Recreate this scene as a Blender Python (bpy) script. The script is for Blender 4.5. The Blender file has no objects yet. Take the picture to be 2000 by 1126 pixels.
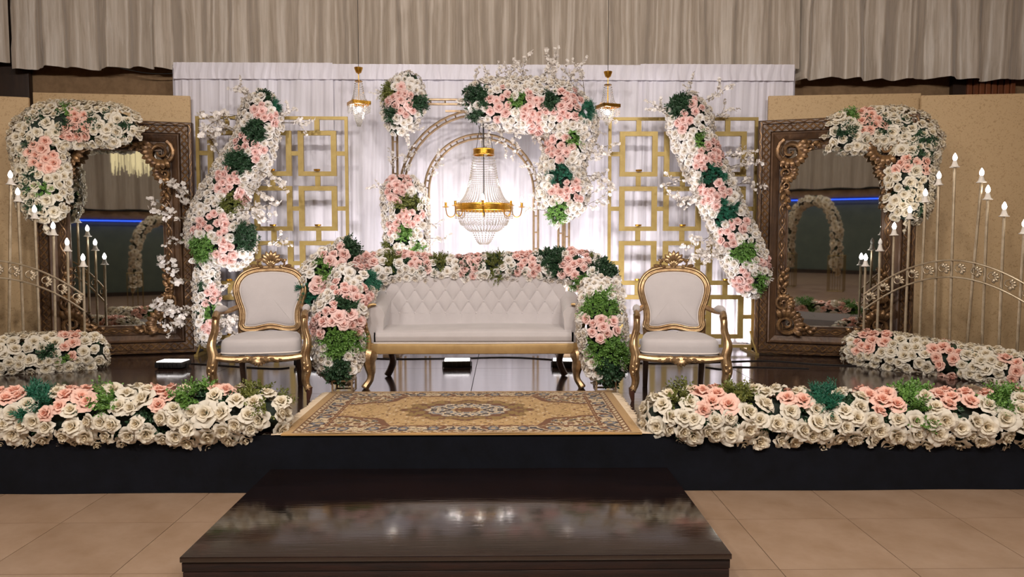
import bpy, bmesh, math, random
import numpy as np
from mathutils import Vector, Matrix, Quaternion

PI = math.pi
scn = bpy.context.scene
COL = scn.collection
RND = random.Random(7)

# ------------------------------------------------------------------ camera
FPX = 1400.0
PITCH = math.atan((563 - 480) / FPX)
YAW = math.atan(20 / FPX)
CAM = Vector((0, 0, 1.6))
cd = bpy.data.cameras.new('camera')
cam = bpy.data.objects.new('camera', cd)
COL.objects.link(cam)
cam.location = CAM
cam.rotation_euler = (PI / 2 - PITCH, 0, -YAW)
cd.sensor_width = 36
cd.lens = 36 * FPX / 2000
cd.clip_end = 100
scn.camera = cam
CMAT = cam.rotation_euler.to_matrix()

# ------------------------------------------------------------------ world, exposure
w = bpy.data.worlds.new('world')
scn.world = w
w.use_nodes = True
w.node_tree.nodes['Background'].inputs[0].default_value = (1.0, 0.93, 0.86, 1)
w.node_tree.nodes['Background'].inputs[1].default_value = 0.25
vs = scn.view_settings
vs.view_transform = 'Standard'
vs.look = 'None'
vs.exposure = 0.0
vs.gamma = 1.0
vs.use_curve_mapping = False
scn.cycles.use_denoising = True
scn.cycles.adaptive_threshold = 0.025
scn.cycles.caustics_reflective = False
scn.cycles.caustics_refractive = False
scn.cycles.max_bounces = 6
scn.cycles.transparent_max_bounces = 16
scn.cycles.sample_clamp_indirect = 6

HALL_W = 33.0      # power of one ceiling lamp of the hall
FLOOD_W = 29.0       # power of one floodlight on the stage
HALL_COL = (1.0, 0.90, 0.80)
SPOT_W = 120.0      # power of one stage spotlight on the hall ceiling
SPOT_COL = (1.0, 0.93, 0.87)
FLOOD_COL = (1.0, 0.94, 0.95)
S = 0.377           # stage height


def lamp_area(name, loc, rot, size, power, col, parent=None, shape='DISK', size_y=None, spread=None):
    d = bpy.data.lights.new(name, 'AREA')
    d.shape = shape
    d.size = size
    if size_y:
        d.size_y = size_y
    if spread:
        d.spread = spread
    d.energy = power
    d.color = col
    o = bpy.data.objects.new(name, d)
    COL.objects.link(o)
    o.location = loc
    o.rotation_euler = rot
    if parent:
        o.parent = parent
    return o


# ------------------------------------------------------------------ pixel helpers (layout at real depth)
def ray(px, py):
    d = CMAT @ Vector(((px - 1000) / FPX, -(py - 563) / FPX, -1))
    return d


def P(px, py, Y):
    d = ray(px, py)
    return CAM + d * (Y / d.y)


def G(px, py, z=S):
    d = ray(px, py)
    return CAM + d * ((z - CAM.z) / d.z)


def proj(v):
    c = CMAT.transposed() @ (Vector(v) - CAM)
    return 1000 + FPX * c.x / -c.z, 563 - FPX * c.y / -c.z


# ------------------------------------------------------------------ materials
def srgb(r, g, b):
    f = lambda c: (c / 255 / 12.92) if c / 255 <= 0.04045 else ((c / 255 + 0.055) / 1.055) ** 2.4
    return (f(r), f(g), f(b), 1)


def mat(name, col, rough=0.6, metal=0.0, var=None, vscale=8.0, bump=0.0, bscale=60.0, coat=0.0, sheen=0.0,
        emit=None, estr=0.0, rand=0.0, spec=None, stretch=None, transl=0.0):
    m = bpy.data.materials.new(name)
    m.use_nodes = True
    nt = m.node_tree
    N = nt.nodes
    L = nt.links
    b = N['Principled BSDF']
    b.inputs['Base Color'].default_value = col
    b.inputs['Roughness'].default_value = rough
    b.inputs['Metallic'].default_value = metal
    if spec is not None:
        b.inputs['Specular IOR Level'].default_value = spec
    if coat:
        b.inputs['Coat Weight'].default_value = coat
        b.inputs['Coat Roughness'].default_value = 0.1
    if sheen:
        b.inputs['Sheen Weight'].default_value = sheen
    if emit:
        b.inputs['Emission Color'].default_value = emit
        b.inputs['Emission Strength'].default_value = estr
    tc = N.new('ShaderNodeTexCoord')
    vec = tc.outputs['Object']
    if stretch:
        mp = N.new('ShaderNodeMapping')
        mp.inputs['Scale'].default_value = stretch
        L.new(vec, mp.inputs['Vector'])
        vec = mp.outputs['Vector']
    last = None
    if var is not None:
        n = N.new('ShaderNodeTexNoise')
        n.inputs['Scale'].default_value = vscale
        n.inputs['Detail'].default_value = 6
        n.inputs['Roughness'].default_value = 0.65
        L.new(vec, n.inputs['Vector'])
        r = N.new('ShaderNodeValToRGB')
        r.color_ramp.elements[0].position = 0.36
        r.color_ramp.elements[1].position = 0.66
        r.color_ramp.elements[0].color = col
        r.color_ramp.elements[1].color = var
        L.new(n.outputs['Fac'], r.inputs['Fac'])
        last = r.outputs['Color']
        L.new(last, b.inputs['Base Color'])
    if rand:
        oi = N.new('ShaderNodeObjectInfo')
        hs = N.new('ShaderNodeHueSaturation')
        mr = N.new('ShaderNodeMapRange')
        mr.inputs['To Min'].default_value = 1 - rand
        mr.inputs['To Max'].default_value = 1 + rand * 0.4
        L.new(oi.outputs['Random'], mr.inputs['Value'])
        L.new(mr.outputs['Result'], hs.inputs['Value'])
        if last is not None:
            L.new(last, hs.inputs['Color'])
        else:
            hs.inputs['Color'].default_value = col
        L.new(hs.outputs['Color'], b.inputs['Base Color'])
    if bump:
        n2 = N.new('ShaderNodeTexNoise')
        n2.inputs['Scale'].default_value = bscale
        n2.inputs['Detail'].default_value = 4
        L.new(vec, n2.inputs['Vector'])
        bp = N.new('ShaderNodeBump')
        bp.inputs['Strength'].default_value = bump
        bp.inputs['Distance'].default_value = 0.01
        L.new(n2.outputs['Fac'], bp.inputs['Height'])
        L.new(bp.outputs['Normal'], b.inputs['Normal'])
    if transl:
        tr = N.new('ShaderNodeBsdfTranslucent')
        tr.inputs['Color'].default_value = col
        mx = N.new('ShaderNodeMixShader')
        mx.inputs['Fac'].default_value = transl
        out = N['Material Output']
        L.new(b.outputs['BSDF'], mx.inputs[1])
        L.new(tr.outputs['BSDF'], mx.inputs[2])
        L.new(mx.outputs['Shader'], out.inputs['Surface'])
    return m


def crystal_mat():
    m = bpy.data.materials.new('crystal')
    m.use_nodes = True
    nt = m.node_tree
    N = nt.nodes
    L = nt.links
    N.remove(N['Principled BSDF'])
    t = N.new('ShaderNodeBsdfTransparent')
    t.inputs['Color'].default_value = (0.93, 0.92, 0.9, 1)
    g = N.new('ShaderNodeBsdfGlossy')
    g.inputs['Color'].default_value = (1, 0.97, 0.93, 1)
    g.inputs['Roughness'].default_value = 0.08
    mx = N.new('ShaderNodeMixShader')
    mx.inputs['Fac'].default_value = 0.55
    tl = N.new('ShaderNodeBsdfTranslucent')
    tl.inputs['Color'].default_value = (0.95, 0.93, 0.9, 1)
    m2 = N.new('ShaderNodeMixShader')
    m2.inputs['Fac'].default_value = 0.45
    L.new(g.outputs[0], m2.inputs[1])
    L.new(tl.outputs[0], m2.inputs[2])
    L.new(t.outputs[0], mx.inputs[1])
    L.new(m2.outputs[0], mx.inputs[2])
    L.new(mx.outputs[0], N['Material Output'].inputs['Surface'])
    return m


def emit_mat(name, col, st):
    m = bpy.data.materials.new(name)
    m.use_nodes = True
    nt = m.node_tree
    nt.nodes.remove(nt.nodes['Principled BSDF'])
    e = nt.nodes.new('ShaderNodeEmission')
    e.inputs['Color'].default_value = col
    e.inputs['Strength'].default_value = st
    nt.links.new(e.outputs[0], nt.nodes['Material Output'].inputs['Surface'])
    return m


def curtain_mat(name, c0, c1, rough=0.55, sheen=0.2, transl=0.0, sc=(14, 14, 0.6)):
    return mat(name, c0, rough, 0, var=c1, vscale=3.0, bump=0.15, bscale=20, sheen=sheen, stretch=sc, transl=transl)


def damask_mat():
    m = mat('damask_paper', srgb(196, 166, 124), 0.7)
    nt = m.node_tree
    N = nt.nodes
    L = nt.links
    b = N['Principled BSDF']
    tc = N.new('ShaderNodeTexCoord')
    v = N.new('ShaderNodeTexNoise')
    v.inputs['Scale'].default_value = 32
    v.inputs['Detail'].default_value = 2.5
    v.inputs['Distortion'].default_value = 1.6
    L.new(tc.outputs['Object'], v.inputs['Vector'])
    r = N.new('ShaderNodeValToRGB')
    e = r.color_ramp.elements
    e[0].position = 0.36
    e[0].color = srgb(176, 147, 107)
    e[1].position = 0.44
    e[1].color = srgb(196, 167, 127)
    L.new(v.outputs['Fac'], r.inputs['Fac'])
    L.new(r.outputs['Color'], b.inputs['Base Color'])
    bp = N.new('ShaderNodeBump')
    bp.inputs['Strength'].default_value = 0.2
    bp.inputs['Distance'].default_value = 0.004
    L.new(v.outputs['Fac'], bp.inputs['Height'])
    L.new(bp.outputs['Normal'], b.inputs['Normal'])
    return m


M = {}
M['tile'] = mat('floor_tile', srgb(158, 133, 112), 0.36, var=srgb(141, 115, 92), vscale=3.0, bump=0.03, bscale=30, rand=0.06)
M['joint'] = mat('tile_joint', srgb(86, 68, 54), 0.8)
M['stage'] = mat('stage_ply', srgb(58, 42, 36), 0.13, var=srgb(40, 29, 26), vscale=3.0, bump=0.05, bscale=6, stretch=(0.6, 3, 1), spec=0.75)
M['stage_gap'] = mat('stage_gap', srgb(18, 14, 12), 0.9)
M['step'] = mat('step_lacquer', srgb(36, 22, 19), 0.11, var=srgb(22, 14, 13), vscale=3.0, bump=0.10, bscale=14, stretch=(0.4, 4, 1), spec=1.0, coat=0.5)
M['step_raw'] = mat('step_worn_wood', srgb(44, 23, 17), 0.6, var=srgb(24, 14, 13), vscale=5, bump=0.2, bscale=20, stretch=(1, 1, 8))
M['skirt'] = mat('skirt_cloth', srgb(15, 17, 25), 0.95, var=srgb(9, 10, 15), vscale=5, bump=0.1, bscale=40, spec=0.2)
M['wall'] = mat('stucco', srgb(140, 112, 82), 0.85, var=srgb(124, 98, 70), vscale=12, bump=0.3, bscale=90)
M['rearwall'] = mat('rear_wall_paint', srgb(96, 108, 98), 0.7, var=srgb(84, 96, 88), vscale=2)
M['ceiling'] = mat('ceiling_paint', srgb(205, 196, 180), 0.85, var=srgb(196, 186, 170), vscale=1)
M['valance'] = curtain_mat('silk_valance', srgb(186, 174, 161), srgb(162, 149, 134), 0.42, 0.3)
M['drape'] = curtain_mat('white_voile', srgb(234, 231, 240), srgb(225, 221, 231), 0.7, 0.2, transl=0.12)
M['damask'] = damask_mat()
M['wood_slat'] = mat('red_wood', srgb(124, 70, 40), 0.5, var=srgb(92, 50, 28), vscale=6, stretch=(4, 4, 0.5))
M['wood_dark'] = mat('dark_wood', srgb(52, 36, 26), 0.5, var=srgb(38, 26, 20), vscale=6, stretch=(4, 4, 0.5))
M['screen'] = mat('gold_paint', srgb(162, 140, 84), 0.45, 0.45, var=srgb(146, 124, 70), vscale=9)
M['arch'] = mat('champagne_bar', srgb(176, 152, 122), 0.4, 0.55, var=srgb(140, 116, 90), vscale=12)
M['gilt'] = mat('antique_gilt', srgb(196, 166, 126), 0.34, 0.8, var=srgb(140, 110, 78), vscale=14, bump=0.05, bscale=50)
M['gilt_soft'] = mat('sofa_gilt', srgb(196, 164, 114), 0.45, 0.5, var=srgb(176, 144, 96), vscale=5)
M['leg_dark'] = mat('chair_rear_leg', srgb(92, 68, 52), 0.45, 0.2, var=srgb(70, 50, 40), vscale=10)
M['tip_dark'] = mat('foot_tip', srgb(70, 42, 34), 0.4)
M['uphol'] = mat('ivory_velvet', srgb(193, 186, 186), 0.75, var=srgb(185, 178, 178), vscale=4, sheen=0.35, bump=0.05, bscale=120)
M['piping'] = mat('piping', srgb(222, 212, 205), 0.7)
M['frame_dark'] = mat('carved_wood', srgb(62, 44, 33), 0.4, 0.15, var=srgb(98, 72, 50), vscale=9, bump=0.25, bscale=40, stretch=(1, 1, 0.35))
M['frame_gold'] = mat('rubbed_gilding', srgb(146, 112, 74), 0.34, 0.5, var=srgb(76, 54, 40), vscale=16, bump=0.2, bscale=60)
M['mirror'] = mat('mirror_glass', (0.80, 0.83, 0.82, 1), 0.02, 1.0)
M['brass'] = mat('brass', srgb(206, 158, 62), 0.28, 0.95, var=srgb(170, 120, 40), vscale=40, bump=0.25, bscale=90)
M['crystal'] = crystal_mat()
M['bulb'] = emit_mat('bulb_glow', (1, 0.93, 0.84, 1), 22)
M['bulb_big'] = emit_mat('chandelier_glow', (1, 0.93, 0.86, 1), 58)
M['bulb_off'] = mat('bulb_unlit', (0.85, 0.82, 0.78, 1), 0.1, 0.0)
M['flood_face'] = emit_mat('flood_face', (1, 0.95, 0.94, 1), 14)
M['black_metal'] = mat('black_metal', srgb(34, 33, 34), 0.45, 0.3)
M['white_plastic'] = mat('socket_plastic', srgb(222, 214, 204), 0.5)
M['rod'] = mat('gate_metal', srgb(196, 180, 154), 0.36, 0.6, var=srgb(160, 142, 116), vscale=8)
M['cable'] = mat('cable', srgb(20, 19, 19), 0.5)
M['lampdisc'] = emit_mat('ceiling_lamp', (1, 0.88, 0.74, 1), 6)
M['blue_led'] = emit_mat('blue_led', (0.03, 0.10, 1, 1), 3.0)
M['box_white'] = mat('planter_white', srgb(225, 222, 220), 0.5)
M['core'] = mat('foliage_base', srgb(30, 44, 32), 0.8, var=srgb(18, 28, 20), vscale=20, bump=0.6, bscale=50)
M['fringe'] = mat('fringe', srgb(206, 186, 160), 0.9)
M['carpet_edge'] = mat('rug_edge', srgb(186, 146, 92), 0.95)
# flowers
def rose_mat(name, outer, inner, rand, transl):
    m = mat(name, outer, 0.65, rand=rand, transl=transl)
    nt = m.node_tree
    hs = next(n for n in nt.nodes if n.type == 'HUE_SAT')
    tc = nt.nodes.new('ShaderNodeTexCoord')
    vm = nt.nodes.new('ShaderNodeVectorMath'); vm.operation = 'LENGTH'
    mp = nt.nodes.new('ShaderNodeMapping'); mp.inputs['Scale'].default_value = (1, 1, 0)
    rp = nt.nodes.new('ShaderNodeValToRGB')
    rp.color_ramp.elements[0].color = inner
    rp.color_ramp.elements[0].position = 0.05
    rp.color_ramp.elements[1].color = outer
    rp.color_ramp.elements[1].position = 0.75
    nt.links.new(tc.outputs['Object'], mp.inputs['Vector'])
    nt.links.new(mp.outputs['Vector'], vm.inputs[0])
    nt.links.new(vm.outputs['Value'], rp.inputs['Fac'])
    nt.links.new(rp.outputs['Color'], hs.inputs['Color'])
    return m


M['r_white'] = rose_mat('rose_white', srgb(244, 240, 236), srgb(238, 226, 208), 0.05, 0.22)
M['r_ivory'] = rose_mat('rose_ivory', srgb(238, 230, 214), srgb(230, 215, 184), 0.10, 0.2)
M['r_pink'] = rose_mat('rose_blush', srgb(246, 214, 208), srgb(243, 196, 186), 0.05, 0.22)
M['r_peach'] = rose_mat('rose_peach', srgb(247, 208, 192), srgb(244, 188, 166), 0.05, 0.2)
M['lf_green'] = mat('leaf_green', srgb(92, 142, 66), 0.45, rand=0.25, var=srgb(130, 168, 80), vscale=25, transl=0.15)
M['lf_dark'] = mat('leaf_dark', srgb(58, 92, 60), 0.45, rand=0.3, var=srgb(38, 64, 44), vscale=25)
M['lf_teal'] = mat('leaf_teal', srgb(52, 128, 98), 0.45, rand=0.2, var=srgb(36, 98, 78), vscale=25, transl=0.1)
M['lf_olive'] = mat('leaf_olive', srgb(130, 130, 60), 0.45, rand=0.25, var=srgb(86, 104, 50), vscale=25, transl=0.1)
M['twig'] = mat('twig', srgb(96, 84, 62), 0.8)
M['blossom'] = mat('blossom', srgb(240, 234, 228), 0.6, transl=0.25)


# ------------------------------------------------------------------ mesh builder
class MB:
    def __init__(s):
        s.v = []
        s.f = []
        s.mi = []
        s.cur = 0

    def add(s, vs, fs):
        o = len(s.v)
        s.v.extend([tuple(x) for x in vs])
        s.f.extend([tuple(i + o for i in f) for f in fs])
        s.mi.extend([s.cur] * len(fs))
        return s

    def box(s, x0, x1, y0, y1, z0, z1):
        vs = [(x, y, z) for z in (z0, z1) for y in (y0, y1) for x in (x0, x1)]
        return s.add(vs, [(0, 2, 3, 1), (4, 5, 7, 6), (0, 1, 5, 4), (2, 6, 7, 3), (0, 4, 6, 2), (1, 3, 7, 5)])

    def rbox(s, x0, x1, y0, y1, z0, z1, r=0.01, seg=2):
        bm = bmesh.new()
        bmesh.ops.create_cube(bm, size=1)
        for v in bm.verts:
            v.co = Vector(((x0 + x1) / 2 + v.co.x * (x1 - x0), (y0 + y1) / 2 + v.co.y * (y1 - y0), (z0 + z1) / 2 + v.co.z * (z1 - z0)))
        bmesh.ops.bevel(bm, geom=bm.edges[:], offset=r, segments=seg, profile=0.5, affect='EDGES')
        bm.verts.index_update()
        s.add([v.co[:] for v in bm.verts], [[v.index for v in f.verts] for f in bm.faces])
        bm.free()
        return s

    def tube(s, path, rad, n=8, caps=True, flat=1.0, up=None, closed=False):
        pts = [Vector(p) for p in path]
        k = len(pts)
        if not hasattr(rad, '__len__'):
            rad = [rad] * k
        base = len(s.v)
        prev = None
        for i, p in enumerate(pts):
            if closed:
                t = pts[(i + 1) % k] - pts[i - 1]
            else:
                t = pts[min(i + 1, k - 1)] - pts[max(i - 1, 0)]
            if t.length < 1e-9:
                t = Vector((0, 0, 1))
            t.normalize()
            if prev is None:
                a = Vector(up) if up else (Vector((0, 0, 1)) if abs(t.z) < 0.9 else Vector((0, 1, 0)))
            else:
                a = prev
            a = a - t * a.dot(t)
            if a.length < 1e-6:
                a = t.orthogonal()
            a.normalize()
            prev = a
            b = t.cross(a)
            for j in range(n):
                an = 2 * PI * j / n
                q = p + (a * math.cos(an) * flat + b * math.sin(an)) * rad[i]
                s.v.append(q[:])
        m = k if closed else k - 1
        for i in range(m):
            i2 = (i + 1) % k
            for j in range(n):
                s.f.append((base + i * n + j, base + i * n + (j + 1) % n, base + i2 * n + (j + 1) % n, base + i2 * n + j))
                s.mi.append(s.cur)
        if caps and not closed:
            s.f.append(tuple(base + j for j in range(n))[::-1])
            s.f.append(tuple(base + (k - 1) * n + j for j in range(n)))
            s.mi.extend([s.cur] * 2)
        return s

    def lathe(s, prof, c=(0, 0, 0), n=16, caps=True):
        base = len(s.v)
        for r, z in prof:
            for j in range(n):
                a = 2 * PI * j / n
                s.v.append((c[0] + r * math.cos(a), c[1] + r * math.sin(a), c[2] + z))
        for i in range(len(prof) - 1):
            for j in range(n):
                s.f.append((base + i * n + j, base + i * n + (j + 1) % n, base + (i + 1) * n + (j + 1) % n, base + (i + 1) * n + j))
                s.mi.append(s.cur)
        if caps:
            s.f.append(tuple(base + j for j in range(n))[::-1])
            s.f.append(tuple(base + (len(prof) - 1) * n + j for j in range(n)))
            s.mi.extend([s.cur] * 2)
        return s

    def grid(s, fn, nu, nv, closed_u=False):
        base = len(s.v)
        for j in range(nv + 1):
            for i in range(nu + (0 if closed_u else 1)):
                s.v.append(tuple(fn(i / nu, j / nv)))
        W = nu if closed_u else nu + 1
        for j in range(nv):
            for i in range(nu):
                i2 = (i + 1) % W
                s.f.append((base + j * W + i, base + j * W + i2, base + (j + 1) * W + i2, base + (j + 1) * W + i))
                s.mi.append(s.cur)
        return s

    def lobe(s, c, d, up, ln, wd, th, n=8, m=6, sharp=0.7):
        """teardrop leaf lobe starting at c along d, flattened towards 'up'"""
        c = Vector(c)
        d = Vector(d).normalized()
        up = Vector(up)
        up = (up - d * up.dot(d)).normalized()
        b = d.cross(up)
        path = []
        base = len(s.v)
        for i in range(m + 1):
            t = i / m
            r = math.sin(PI * min(1, t * sharp + 0.18 * (1 - t))) if t < 1 else 0.04
            r = max(0.05, r * (1 - t ** 4) ** 0.5) if t < 1 else 0.04
            for j in range(n):
                a = 2 * PI * j / n
                q = c + d * (ln * t) + b * (math.cos(a) * wd * r) + up * (math.sin(a) * th * r + th * 0.5 * math.sin(PI * t))
                s.v.append(q[:])
        for i in range(m):
            for j in range(n):
                s.f.append((base + i * n + j, base + i * n + (j + 1) % n, base + (i + 1) * n + (j + 1) % n, base + (i + 1) * n + j))
                s.mi.append(s.cur)
        s.f.append(tuple(base + j for j in range(n))[::-1])
        s.f.append(tuple(base + m * n + j for j in range(n)))
        s.mi.extend([s.cur] * 2)
        return s

    def mesh(s, name, mats, smooth=True):
        me = bpy.data.meshes.new(name)
        me.from_pydata(s.v, [], s.f)
        if not isinstance(mats, (list, tuple)):
            mats = [mats]
        for m in mats:
            me.materials.append(m)
        if len(mats) > 1:
            me.polygons.foreach_set('material_index', s.mi)
        if smooth:
            me.polygons.foreach_set('use_smooth', [True] * len(s.f))
            if smooth == 'auto':
                me.set_sharp_from_angle(angle=math.radians(38))
        me.update()
        return me

    def build(s, name, mats, parent=None, smooth='auto', loc=None):
        o = bpy.data.objects.new(name, s.mesh(name, mats, smooth))
        COL.objects.link(o)
        if parent:
            o.parent = parent
        if loc is not None:
            o.location = loc
        return o


def tag(o, label=None, cat=None, group=None, kind=None):
    if label:
        o['label'] = label
    if cat:
        o['category'] = cat
    if group:
        o['group'] = group
    if kind:
        o['kind'] = kind
    return o


def thing(name, label, cat, loc=(0, 0, 0), rz=0, group=None):
    o = bpy.data.objects.new(name, None)
    o.empty_display_size = 0.1
    COL.objects.link(o)
    o.location = loc
    o.rotation_euler = (0, 0, rz)
    return tag(o, label, cat, group)


def inst(name, me, parent, loc, rot=None, sc=1.0):
    o = bpy.data.objects.new(name, me)
    COL.objects.link(o)
    o.parent = parent
    o.location = loc
    if rot is not None:
        o.rotation_mode = 'QUATERNION'
        o.rotation_quaternion = rot
    o.scale = (sc, sc, sc) if not hasattr(sc, '__len__') else sc
    return o


def copy_tree(o, parent=None):
    c = o.copy()
    COL.objects.link(c)
    c.parent = parent
    for ch in o.children:
        if ch.type == 'LIGHT':
            l = ch.copy()
            COL.objects.link(l)
            l.parent = c
        else:
            copy_tree(ch, c)
    return c


def catmull(pts, n=8, closed=False):
    pts = [np.array(p, float) for p in pts]
    k = len(pts)
    out = []
    segs = k if closed else k - 1
    for i in range(segs):
        if closed:
            p0, p1, p2, p3 = pts[i - 1], pts[i], pts[(i + 1) % k], pts[(i + 2) % k]
        else:
            p0, p1, p2, p3 = pts[max(i - 1, 0)], pts[i], pts[i + 1], pts[min(i + 2, k - 1)]
        for j in range(n):
            t = j / n
            out.append(0.5 * ((2 * p1) + (-p0 + p2) * t + (2 * p0 - 5 * p1 + 4 * p2 - p3) * t * t + (-p0 + 3 * p1 - 3 * p2 + p3) * t ** 3))
    if not closed:
        out.append(pts[-1])
    return out


# ================================================================== SETTING
RX0, RX1, RY0, RY1, RH = -7.5, 7.5, -9.0, 9.2, 5.5
fl = MB().box(RX0, RX1, RY0, RY1, -0.12, -0.004).build('floor', M['joint'], smooth=False)
tag(fl, kind='structure')
TS, TX, TY = 0.655, 1.376, 4.10
GAPJ = 0.004
tile_me = MB().box(GAPJ / 2, TS - GAPJ / 2, GAPJ / 2, TS - GAPJ / 2, -0.004, 0.0).mesh('tile', M['tile'], False)
for j in range(-4, 1):
    for i in range(-8, 6):
        x0 = TX + i * TS
        y0 = TY + j * TS
        inst('tile', tile_me, fl, (x0, y0, 0))


def floor_rest():
    m = mat('floor_tile_far', srgb(158, 133, 112), 0.36, var=srgb(141, 115, 92), vscale=3.0)
    nt = m.node_tree
    b = nt.nodes['Principled BSDF']
    src = b.inputs['Base Color'].links[0].from_socket
    tc = nt.nodes.new('ShaderNodeTexCoord')
    mp = nt.nodes.new('ShaderNodeMapping')
    mp.inputs['Location'].default_value = (-TX, -TY, 0)
    br = nt.nodes.new('ShaderNodeTexBrick')
    br.offset = 0
    br.inputs['Scale'].default_value = 1
    br.inputs['Mortar Size'].default_value = 0.003
    br.inputs['Brick Width'].default_value = TS
    br.inputs['Row Height'].default_value = TS
    br.inputs['Mortar'].default_value = srgb(86, 68, 54)
    nt.links.new(tc.outputs['Object'], mp.inputs['Vector'])
    nt.links.new(mp.outputs['Vector'], br.inputs['Vector'])
    nt.links.new(src, br.inputs['Color1'])
    nt.links.new(src, br.inputs['Color2'])
    nt.links.new(br.outputs['Color'], b.inputs['Base Color'])
    yb = TY - 4 * TS
    xa, xb = TX - 8 * TS, TX + 6 * TS
    mb = MB()
    mb.box(RX0, RX1, RY0, yb, -0.004, 0)
    mb.box(RX0, xa, yb, RY1, -0.004, 0)
    mb.box(xb, RX1, yb, RY1, -0.004, 0)
    return mb.build('tile_field', m, fl, False)


floor_rest()
tag(MB().box(RX0, RX1, RY1, RY1 + 0.15, 0, RH).build('wall_back', M['wall'], smooth=False), kind='structure')
tag(MB().box(RX0 - 0.15, RX0, RY0, RY1, 0, RH).build('wall_left', M['wall'], smooth=False), kind='structure')
tag(MB().box(RX1, RX1 + 0.15, RY0, RY1, 0, RH).build('wall_right', M['wall'], smooth=False), kind='structure')
tag(MB().box(RX0, RX1, RY0 - 0.15, RY0, 0, RH).build('wall_rear', M['rearwall'], smooth=False), kind='structure')
tag(MB().box(RX0, RX1, RY0, RY1, RH, RH + 0.1).build('ceiling', M['ceiling'], smooth=False), kind='structure')

# stage
SF = 4.60
SB = 9.19
SX0, SX1 = -7.0, 6.9
st = MB().box(SX0, SX1, SF + 0.015, SB, 0, S - 0.012).build('floor_stage', M['stage_gap'], smooth=False)
tag(st, kind='structure')
xs = [-7.0, -5.26, -2.76, -0.26, 2.30, 4.84, 6.9]
ys = [SF, 5.9, 7.13, 8.35, SB]
for i in range(len(xs) - 1):
    for j in range(len(ys) - 1):
        mb = MB().box(xs[i] + 0.003, xs[i + 1] - 0.003, ys[j] + (0.003 if j else 0.015), ys[j + 1] - 0.003, S - 0.012, S)
        mb.build('stage_panel', M['stage'], st, False)
# black skirt with shallow folds
def skirt_fn(u, v):
    x = SX0 + (SX1 - SX0) * u
    y = SF + 0.004 - 0.010 * v + 0.005 * math.sin(x * 5.3 + 1.3 * math.sin(x * 1.7)) * v + 0.012 * math.sin(v * 3)* (0.5 + 0.5 * math.sin(x * 2.1))
    return (x, y - 0.006, (S - 0.002) * (1 - v) + 0.003 * v)
sk = MB().grid(skirt_fn, 220, 10)
sk.grid(lambda u, v: (SX0 + (SX1 - SX0) * u, SF - 0.002 + 0.02 * v, S - 0.001), 60, 1)
tag(sk.build('stage_skirt', M['skirt'], smooth=True), 'black cloth skirt tacked along the front of the stage', 'stage skirt')

# step in front
sp = thing('stage_step', 'dark lacquered wooden step standing against the black stage skirt', 'step', (0, 0, 0))
a = G(350, 1088, 0.164)
b = G(1435, 1088, 0.164)
sx0, sx1, sy0 = a.x, b.x, a.y
MB().rbox(sx0, sx1, sy0, SF - 0.03, 0.138, 0.164, 0.004).build('tread', M['step'], sp)
for k in range(3):
    z1 = 0.134 - k * 0.045
    MB().rbox(sx0 + 0.006 + 0.004 * k, sx1 - 0.006 - 0.003 * k, sy0 + 0.008, sy0 + 0.03, z1 - 0.043, z1, 0.003).build('riser_board', M['step_raw'], sp)
for x in (sx0 + 0.01, sx1 - 0.03):
    MB().box(x, x + 0.02, sy0 + 0.03, SF - 0.03, 0, 0.138).build('side_board', M['step_raw'], sp, False)


# ------------------------------------------------------------------ curtains
def fold_noise(seed, x0, x1, lam, n):
    r = random.Random(seed)
    xs = [x0]
    while xs[-1] < x1:
        xs.append(xs[-1] + lam * r.uniform(0.55, 1.5))
    ks = []
    for i, x in enumerate(xs):
        ks.append((x, (1 if i % 2 else -1) * r.uniform(0.45, 1.0)))
    out = []
    j = 0
    for i in range(n + 1):
        x = x0 + (x1 - x0) * i / n
        while j < len(ks) - 2 and ks[j + 1][0] < x:
            j += 1
        t = (x - ks[j][0]) / (ks[j + 1][0] - ks[j][0])
        t = max(0, min(1, t))
        t = 0.5 - 0.5 * math.cos(PI * t)
        out.append(ks[j][1] * (1 - t) + ks[j + 1][1] * t)
    return out


def curtain(name, x0, x1, Y, z0, z1, lam, amp, seed, m, parent=None, hem=0.0, n=None, nv=14, drift=0.03, spread=1.0, thick=0.004):
    n = n or int((x1 - x0) / lam * 10)
    f1 = fold_noise(seed, x0, x1, lam, n)
    f2 = fold_noise(seed + 1, x0, x1, lam * 0.33, n)
    f3 = fold_noise(seed + 2, x0, x1, lam * 3, n)
    hz = fold_noise(seed + 3, x0, x1, lam * 2.5, n)
    vs = []
    for j in range(nv + 1):
        v = j / nv
        for i in range(n + 1):
            sh = int(round(drift / (x1 - x0) * n * math.sin(v * 2.2 + f3[i])))
            k = max(0, min(n, i + sh))
            x = x0 + (x1 - x0) * i / n
            y = Y - amp * (f1[k] * (0.7 + 0.3 * v * spread) + 0.25 * f2[k] * (1 - 0.5 * v) + 0.4 * f3[k] * v)
            z = z1 + (z0 + hem * hz[i] - z1) * v
            vs.append((x, y, z))
    mb = MB()
    W = n + 1
    fs = [(j * W + i, (j + 1) * W + i, (j + 1) * W + i + 1, j * W + i + 1) for j in range(nv) for i in range(n)]
    mb.add(vs, fs)
    return mb.build(name, m, parent, True)


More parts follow.
